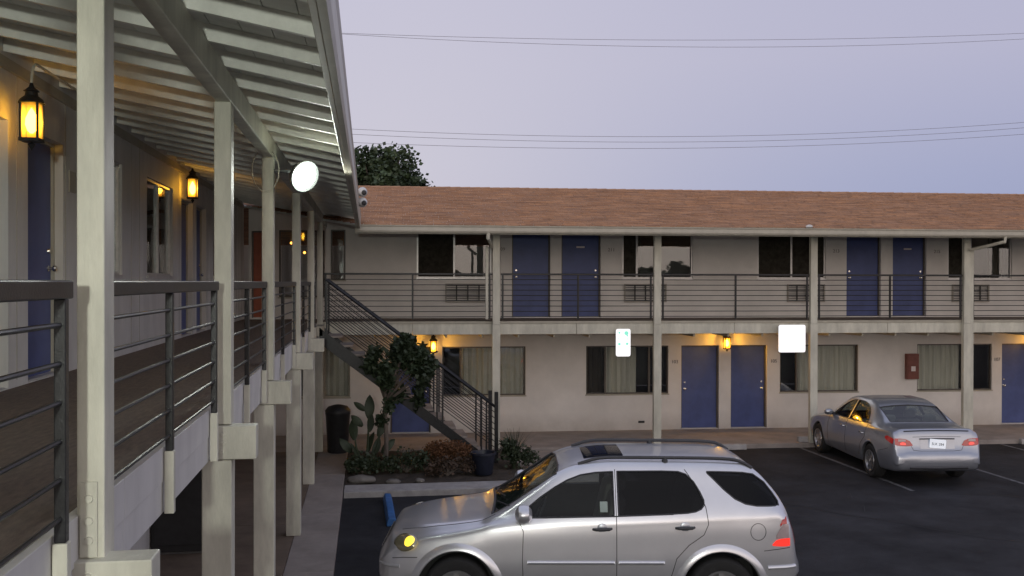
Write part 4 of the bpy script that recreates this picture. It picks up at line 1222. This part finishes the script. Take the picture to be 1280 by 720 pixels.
for sd in (1, -1):
    for x, z in W1: flare(sv, x, .36, .435, suv, M['silver'], sd)
    wheel(suv, 1.41, .79 * sd, .36, .235, .225, sd); wheel(suv, -1.41, .79 * sd, .36, .235, .225, sd)
    # glasshouse
    for nm_, key, gm in (('front_side_window', 'front', M['carglass']), ('rear_side_window', 'rear', M['privacy']), ('quarter_window', 'quarter', M['privacy'])):
        wo = patch(sv, nm_, 'side', suv_win[key], gm, suv, sd, -.010)
        cc = suv_win[key]
        seam(sv, 'window_seal', 'side', [(c[0], c[1]) for c in cc] + [(c[0], c[2]) for c in reversed(cc)] + [cc[0][:2]], M['trim'], wo, sd, .010, -.006)
    seam(sv, 'window_trim', 'side', [(.73, 1.133), (.3, 1.142), (-.29, 1.157), (-.9, 1.18)], M['trim'], suv, sd, .007, .002)
    # door gaps
    seam(sv, 'door_gap', 'side', [(.70, .45), (.71, .7), (.70, 1.0), (.755, 1.12)], M['seam'], suv, sd, .0042)
    seam(sv, 'door_gap', 'side', [(-.292, .42), (-.292, 1.0), (-.292, 1.62)], M['seam'], suv, sd, .0042)
    seam(sv, 'door_gap', 'side', [(-.86, .48), (-.93, .72), (-1.06, .86), (-1.22, .97), (-1.27, 1.08), (-1.25, 1.25), (-1.17, 1.45), (-1.05, 1.62)], M['seam'], suv, sd, .0042)
    seam(sv, 'door_gap', 'side', [(.70, .43), (-.3, .41), (-.87, .44)], M['seam'], suv, sd, .0042)
    seam(sv, 'bumper_gap', 'side', [(-1.86, .80), (-2.0, .815), (-2.14, .83)], M['seam'], suv, sd, .0042)
    seam(sv, 'bumper_gap', 'side', [(1.83, .72), (1.98, .715), (2.1, .70)], M['seam'], suv, sd, .0042)
    # body mouldings
    for a, b in ((.66, -.27), (-.31, -.80)): 
        seam(sv, 'side_moulding', 'side', [(a, .675), (b, .675)], M['silver'], suv, sd, .022, .004, 8)
        seam(sv, 'moulding_strip', 'side', [(a - .01, .68), (b + .01, .68)], M['chrome'], suv, sd, .007, .024)
    seam(sv, 'rocker_trim', 'side', [(.92, .37), (-.9, .37)], M['trim'], suv, sd, .04, -.012, 8)
    # handles
    for x in (-.14, -1.02):
        z = 1.03 if x > -.5 else 1.045
        h, n = hitp(sv, 'side', x, z, sd)
        part('door_handle', MB().tube([h + Vector((.10, .004 * sd, -.004)), h + Vector((.07, .035 * sd, 0)), h + Vector((-.07, .038 * sd, .004)), h + Vector((-.10, .004 * sd, .004))], [.013, .017, .017, .012], 8), M['trim'], suv, smooth=True)
        part('handle_cup', MB().lathe([(.001, .003 * sd), (.045, .003 * sd), (.06, -.004 * sd)], 16, 'y', h), M['silver2'], suv, smooth=True)
    # mirror
    h, n = hitp(sv, 'side', .68, 1.17, sd)
    mc = h + Vector((.02, .14 * sd, .03))
    mm = MB().lathe([(.001, -.075), (.05, -.07), (.085, -.045), (.10, 0), (.088, .04), (.05, .065), (.001, .075)], 18, 'x', (0, 0, 0))
    mo = part('door_mirror', mm, M['silver'], suv, loc=mc, smooth=True); mo.scale = (1.25, 1.25, 1.0)
    part('mirror_mount', MB().tube([h + Vector((.02, -.01 * sd, -.02)), mc + Vector((0, -.03 * sd, -.05))], [.045, .035], 8), M['trim'], suv)
    # roof rail
    rp = []
    for i in range(25):
        x = .10 - 1.90 * i / 24
        h, n = hitp(sv, 'top', x, .585 * sd)
        up = .032 * min(1, math.sin(math.pi * min(1, max(0, i / 24))) * 3.2)
        rp.append(h + Vector((0, 0, .004 + up)))
    part('roof_rail', MB().tube(rp, .019, 8), M['trim'], suv, smooth=True)
    for x in (-.85,):
        h, n = hitp(sv, 'top', x, .585 * sd)
        part('rail_foot', MB().tube([h + Vector((0, 0, -.01)), h + Vector((0, 0, .035))], [.04, .02], 8), M['trim'], suv)
    # lamps
    def lens(nm_, x, z, rx, rz, m_, off, dome=.03):
        h, n = hitp(sv, 'side', x, z, sd)
        n = Vector((n.x, n.y, n.z * .6)).normalized()
        o = part(nm_, MB().lathe([(.001, dome), (.35, dome * .92), (.7, dome * .62), (.92, dome * .2), (1, -dome * .5)], 28), m_, suv, loc=h + n * off, smooth=True)
        ex = Vector((0, 0, 1)).cross(n).normalized(); ez = n.cross(ex)
        o.rotation_mode = 'QUATERNION'; o.rotation_quaternion = Matrix((ex, ez, n)).transposed().to_quaternion()
        o.scale = (rx, rz, 1)
        return o
    lens('headlight', 1.97, .862, .165, .105, M['headlamp'], .004)
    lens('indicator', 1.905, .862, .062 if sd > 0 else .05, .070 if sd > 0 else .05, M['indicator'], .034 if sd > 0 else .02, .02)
    tcx = [(-1.95, .855, .87), (-1.99, .85, .91), (-2.04, .847, .925), (-2.10, .845, .93), (-2.14, .85, .93)]
    patch(sv, 'tail_light', 'side', tcx, M['tailglow'], suv, sd, .008)
    tcc = [(-1.99, .93, .96), (-2.04, .93, 1.04), (-2.075, .93, 1.075), (-2.13, .93, 1.075)]
    patch(sv, 'tail_lens', 'side', tcc, M['tailclear'], suv, sd, .007)
    tcr = [(-2.035, 1.05, 1.075), (-2.06, 1.077, 1.12), (-2.11, 1.077, 1.15)]
    patch(sv, 'tail_lens', 'side', tcr, M['tailred'], suv, sd, .007)
    patch(sv, 'tail_lens', 'rear', [(y * sd, .85, 1.1) for y in (.70, .74, .78)], M['tailred'], suv, 1, .006)
    # bumper crease
    seam(sv, 'bumper_strip', 'side', [(2.02, .62), (2.15, .62), (2.24, .615)], M['silver'], suv, sd, .018, .004, 8)
    seam(sv, 'bumper_strip', 'side', [(-1.9, .62), (-2.08, .625), (-2.2, .63)], M['silver'], suv, sd, .022, .004, 8)
interior(suv, .02, -.88, .64, .70)
# fuel flap (near side only)
fp = [(-1.80 + .082 * math.cos(t * .3), 1.00 + .088 * math.sin(t * .3)) for t in range(22)]
seam(sv, 'fuel_flap', 'side', fp, M['seam'], suv, 1, .0035)
patch(sv, 'windscreen', 'front', suv_ws, M['screen'], suv, 1, -.008, 22)
seam(sv, 'window_seal', 'front', [(c[0], c[1]) for c in suv_ws] + [(c[0], c[2]) for c in reversed(suv_ws)] + [suv_ws[0][:2]], M['trim'], suv, 1, .014, -.006)
patch(sv, 'rear_window', 'rear', suv_rw, M['privacy'], suv, 1, -.008, 18)
patch(sv, 'sunroof', 'top', [(x, -.36, .36) for x in (.02, -.2, -.42)], M['sunroof'], suv, 1, .004, 12)
gp = patch(sv, 'grille', 'front', [(y, .66, .86 - .05 * abs(y) / .38) for y in (-.40, -.2, 0, .2, .40)], M['trim'], suv, 1, .005, 8)
for z in (.70, .745, .79): seam(sv, 'grille_bar', 'front', [(-.36, z), (0, z), (.36, z)], M['chrome'], suv, 1, .007, .008)
seam(sv, 'hood_gap', 'top', [(1.0, .72), (1.4, .70), (1.8, .66), (2.02, .56)], M['seam'], suv, 1, .004)
seam(sv, 'hood_gap', 'top', [(1.0, -.72), (1.4, -.70), (1.8, -.66), (2.02, -.56)], M['seam'], suv, 1, .004)
patch(sv, 'window_sticker', 'side', [(-.12, 1.195, 1.30), (-.20, 1.195, 1.30)], M['sticker'], suv, 1, .014, 3)
for yy in (.25, -.25):
    h, n = hitp(sv, 'front', yy, 1.17); h2, n = hitp(sv, 'front', yy + .5, 1.22)
    if h2 is None: h2 = h + Vector((0, .45, .03))
    part('wiper', MB().tube([h + Vector((.02, 0, .01)), h2 + Vector((.02, -.05, .01))], .008, 6), M['trim'], suv)

# ---- sedan
sed = thing('parked_car', 'silver-blue sedan seen from behind, parked nose-in towards the far wing', 'car', (10.33, 18.08, 0), R(84.3), 'silver cars in the motel lot')
sed.scale = (.96, .96, .96)
s2 = {
    2.33: (.42, .45, .50, .43, .32, .54, .55), 2.28: (.30, .66, .56, .63, .45, .62, .63), 2.18: (.26, .78, .64, .74, .52, .71, .72),
    2.0: (.24, .85, .72, .79, .58, .78, .795), 1.7: (.22, .885, .80, .82, .64, .85, .865), 1.2: (.21, .905, .87, .84, .68, .93, .945),
    .95: (.21, .91, .90, .845, .72, .97, .99), .6: (.21, .91, .92, .85, .66, 1.17, 1.20), .2: (.21, .91, .93, .85, .59, 1.37, 1.405),
    -.1: (.21, .91, .94, .85, .575, 1.415, 1.455), -.6: (.21, .91, .95, .85, .57, 1.42, 1.46), -.95: (.22, .91, .965, .85, .58, 1.375, 1.415),
    -1.4: (.22, .905, .98, .85, .64, 1.185, 1.21), -1.68: (.23, .90, .995, .84, .70, 1.07, 1.085), -1.95: (.24, .885, 1.0, .82, .70, 1.05, 1.065),
    -2.15: (.26, .865, .99, .80, .68, 1.055, 1.07), -2.21: (.27, .85, .97, .79, .67, 1.05, 1.062), -2.245: (.28, .84, .90, .78, .66, .97, .98), -2.275: (.29, .82, .75, .77, .62, .79, .80),
    -2.30: (.30, .81, .62, .77, .60, .66, .67), -2.345: (.33, .78, .575, .74, .58, .62, .63), -2.375: (.40, .66, .53, .62, .48, .57, .575),
}
W2 = [(1.375, .325), (-1.375, .325)]
sed_win = dict(
    front=[(.72, .965, .98), (.55, .968, 1.10), (.35, .972, 1.22), (.15, .976, 1.31), (-.02, .98, 1.355), (-.14, .985, 1.37)],
    rear=[(-.19, .986, 1.372), (-.5, .992, 1.375), (-.72, 1.0, 1.345), (-.85, 1.01, 1.29), (-.96, 1.02, 1.21), (-1.04, 1.03, 1.12), (-1.08, 1.035, 1.06)])
sed_rw = [(y, 1.11, 1.375 - .04 * (y / .60) ** 2) for y in (-.58, -.5, -.3, 0, .3, .5, .58)]
sed_ws = [(y, 1.01, 1.375 - .04 * (y / .6) ** 2) for y in (-.58, -.3, 0, .3, .58)]
sb2, sv2 = car_body(s2, 130, sed, M['silver2'], W2, .375, (-1.52, .90, .42), list(sed_win.values()), [(sed_ws, .0, 1.3), (sed_rw, -2.0, -.8)])
for sd in (1, -1):
    for x, z in W2: flare(sv2, x, .325, .375, sed, M['silver2'], sd, .008, .04)
    wheel(sed, 1.375, .795 * sd, .325, .215, .205, sd, 7); wheel(sed, -1.375, .795 * sd, .325, .215, .205, sd, 7)
    for nm_, key in (('front_side_window', 'front'), ('rear_side_window', 'rear')):
        wo = patch(sv2, nm_, 'side', sed_win[key], M['carglass'], sed, sd, -.010)
        cc = sed_win[key]
        seam(sv2, 'window_seal', 'side', [(c[0], c[1]) for c in cc] + [(c[0], c[2]) for c in reversed(cc)] + [cc[0][:2]], M['trim'], wo, sd, .009, -.006)
    seam(sv2, 'window_trim', 'side', [(.74, .96), (.15, .972), (-.5, .985), (-1.24, 1.035)], M['trim'], sed, sd, .007, .002)
    seam(sv2, 'door_gap', 'side', [(.78, .34), (.80, .7), (.78, .93)], M['seam'], sed, sd, .004)
    seam(sv2, 'door_gap', 'side', [(-.165, .3), (-.165, .97)], M['seam'], sed, sd, .004)
    seam(sv2, 'door_gap', 'side', [(-.85, .36), (-.95, .6), (-1.12, .76), (-1.15, 1.0)], M['seam'], sed, sd, .004)
    seam(sv2, 'bumper_gap', 'side', [(-1.78, .60), (-2.0, .66), (-2.12, .70)], M['seam'], sed, sd, .004)
    for x in (-.03, -.98):
        h, n = hitp(sv2, 'side', x, .82, sd)
        part('door_handle', MB().tube([h + Vector((.09, .004 * sd, 0)), h + Vector((.06, .03 * sd, 0)), h + Vector((-.06, .03 * sd, 0)), h + Vector((-.09, .004 * sd, 0))], .013, 8), M['chrome'] if sd > 0 else M['silver2'], sed, smooth=True)
    h, n = hitp(sv2, 'side', .66, .99, sd); mc = h + Vector((.02, .13 * sd, .02))
    mo = part('door_mirror', MB().lathe([(.001, -.06), (.05, -.055), (.08, -.03), (.09, 0), (.08, .04), (.05, .06), (.001, .07)], 16, 'x'), M['silver2'], sed, loc=mc, smooth=True); mo.scale = (1, 1.1, .75)
    part('mirror_mount', MB().tube([h + Vector((.02, -.01 * sd, -.02)), mc + Vector((0, -.03 * sd, -.03))], [.035, .025], 8), M['trim'], sed)
    # tail lamps: wrap from rear onto the side
    c1 = [(.47, .765, .775), (.52, .755, .85), (.60, .752, .885), (.70, .755, .895), (.76, .765, .895), (.80, .78, .895)]
    patch(sv2, 'tail_light', 'rear', [(a * sd, b, c) for a, b, c in c1], M['tailred'], sed, 1, .006)
    c2 = [(.60, .845, .875), (.66, .84, .882), (.74, .84, .88)]
    patch(sv2, 'tail_lens', 'rear', [(a * sd, b, c) for a, b, c in c2], M['tailclear'], sed, 1, .011)
    c3 = [(.60, .782, .80), (.63, .778, .822), (.67, .778, .825), (.71, .788, .81)]
    patch(sv2, 'reflector', 'rear', [(a * sd, b, c) for a, b, c in c3], M['tailglow'], sed, 1, .012)
    c4 = [(-2.235, .79, .88), (-2.20, .80, .90), (-2.12, .82, .915), (-2.04, .84, .92), (-1.98, .86, .90)]
    patch(sv2, 'tail_light', 'side', c4, M['tailred'], sed, sd, .006)
    patch(sv2, 'headlight', 'side', [(1.95, .63, .72), (2.08, .60, .70), (2.2, .58, .64)], M['headlamp'], sed, sd, .006)
seam(sv2, 'lamp_gap', 'rear', [(-.46, .92), (0, .935), (.46, .92)], M['seam'], sed, 1, .004)
patch(sv2, 'rear_window', 'rear', sed_rw, M['screen'], sed, 1, -.008, 22)
seam(sv2, 'window_seal', 'rear', [(c[0], c[1]) for c in sed_rw] + [(c[0], c[2]) for c in reversed(sed_rw)] + [sed_rw[0][:2]], M['trim'], sed, 1, .012, -.006)
interior(sed, .05, -.72, .32, .66)
patch(sv2, 'windscreen', 'front', sed_ws, M['screen'], sed, 1, -.008, 18)
# trunk lip, garnish, plate, lower bumper
seam(sv2, 'trunk_lip', 'rear', [(-.62, 1.025), (-.3, 1.035), (0, 1.038), (.3, 1.035), (.62, 1.025)], M['trim'], sed, 1, .010, .004)
seam(sv2, 'trunk_garnish', 'rear', [(-.33, .885), (0, .89), (.33, .885)], M['trim'], sed, 1, .012, .012)
seam(sv2, 'trunk_gap', 'rear', [(-.50, .76), (-.46, .68), (-.3, .665), (.3, .665), (.46, .68), (.50, .76)], M['seam'], sed, 1, .004)
h, n = hitp(sv2, 'rear', 0, .80)
lp = part('licence_plate', plate(.31, .165, .012, -.006, .006), M['tag'], sed, loc=h + Vector((-.024, 0, 0)), rot=(0, R(5), R(-90)))
tm = text_mesh('5LK 284', .07, M['seam'], .001)
link('plate_digits', tm, lp, loc=(0, -.008, -.03), rot=(R(90), 0, 0))
seam(sv2, 'bumper_lower_trim', 'rear', [(-.55, .36), (0, .35), (.55, .36)], M['trim'], sed, 1, .03, -.01)
patch(sv2, 'licence_recess', 'rear', [(y, .70, .875) for y in (-.33, 0, .33)], M['silver2'], sed, 1, .003, 4)
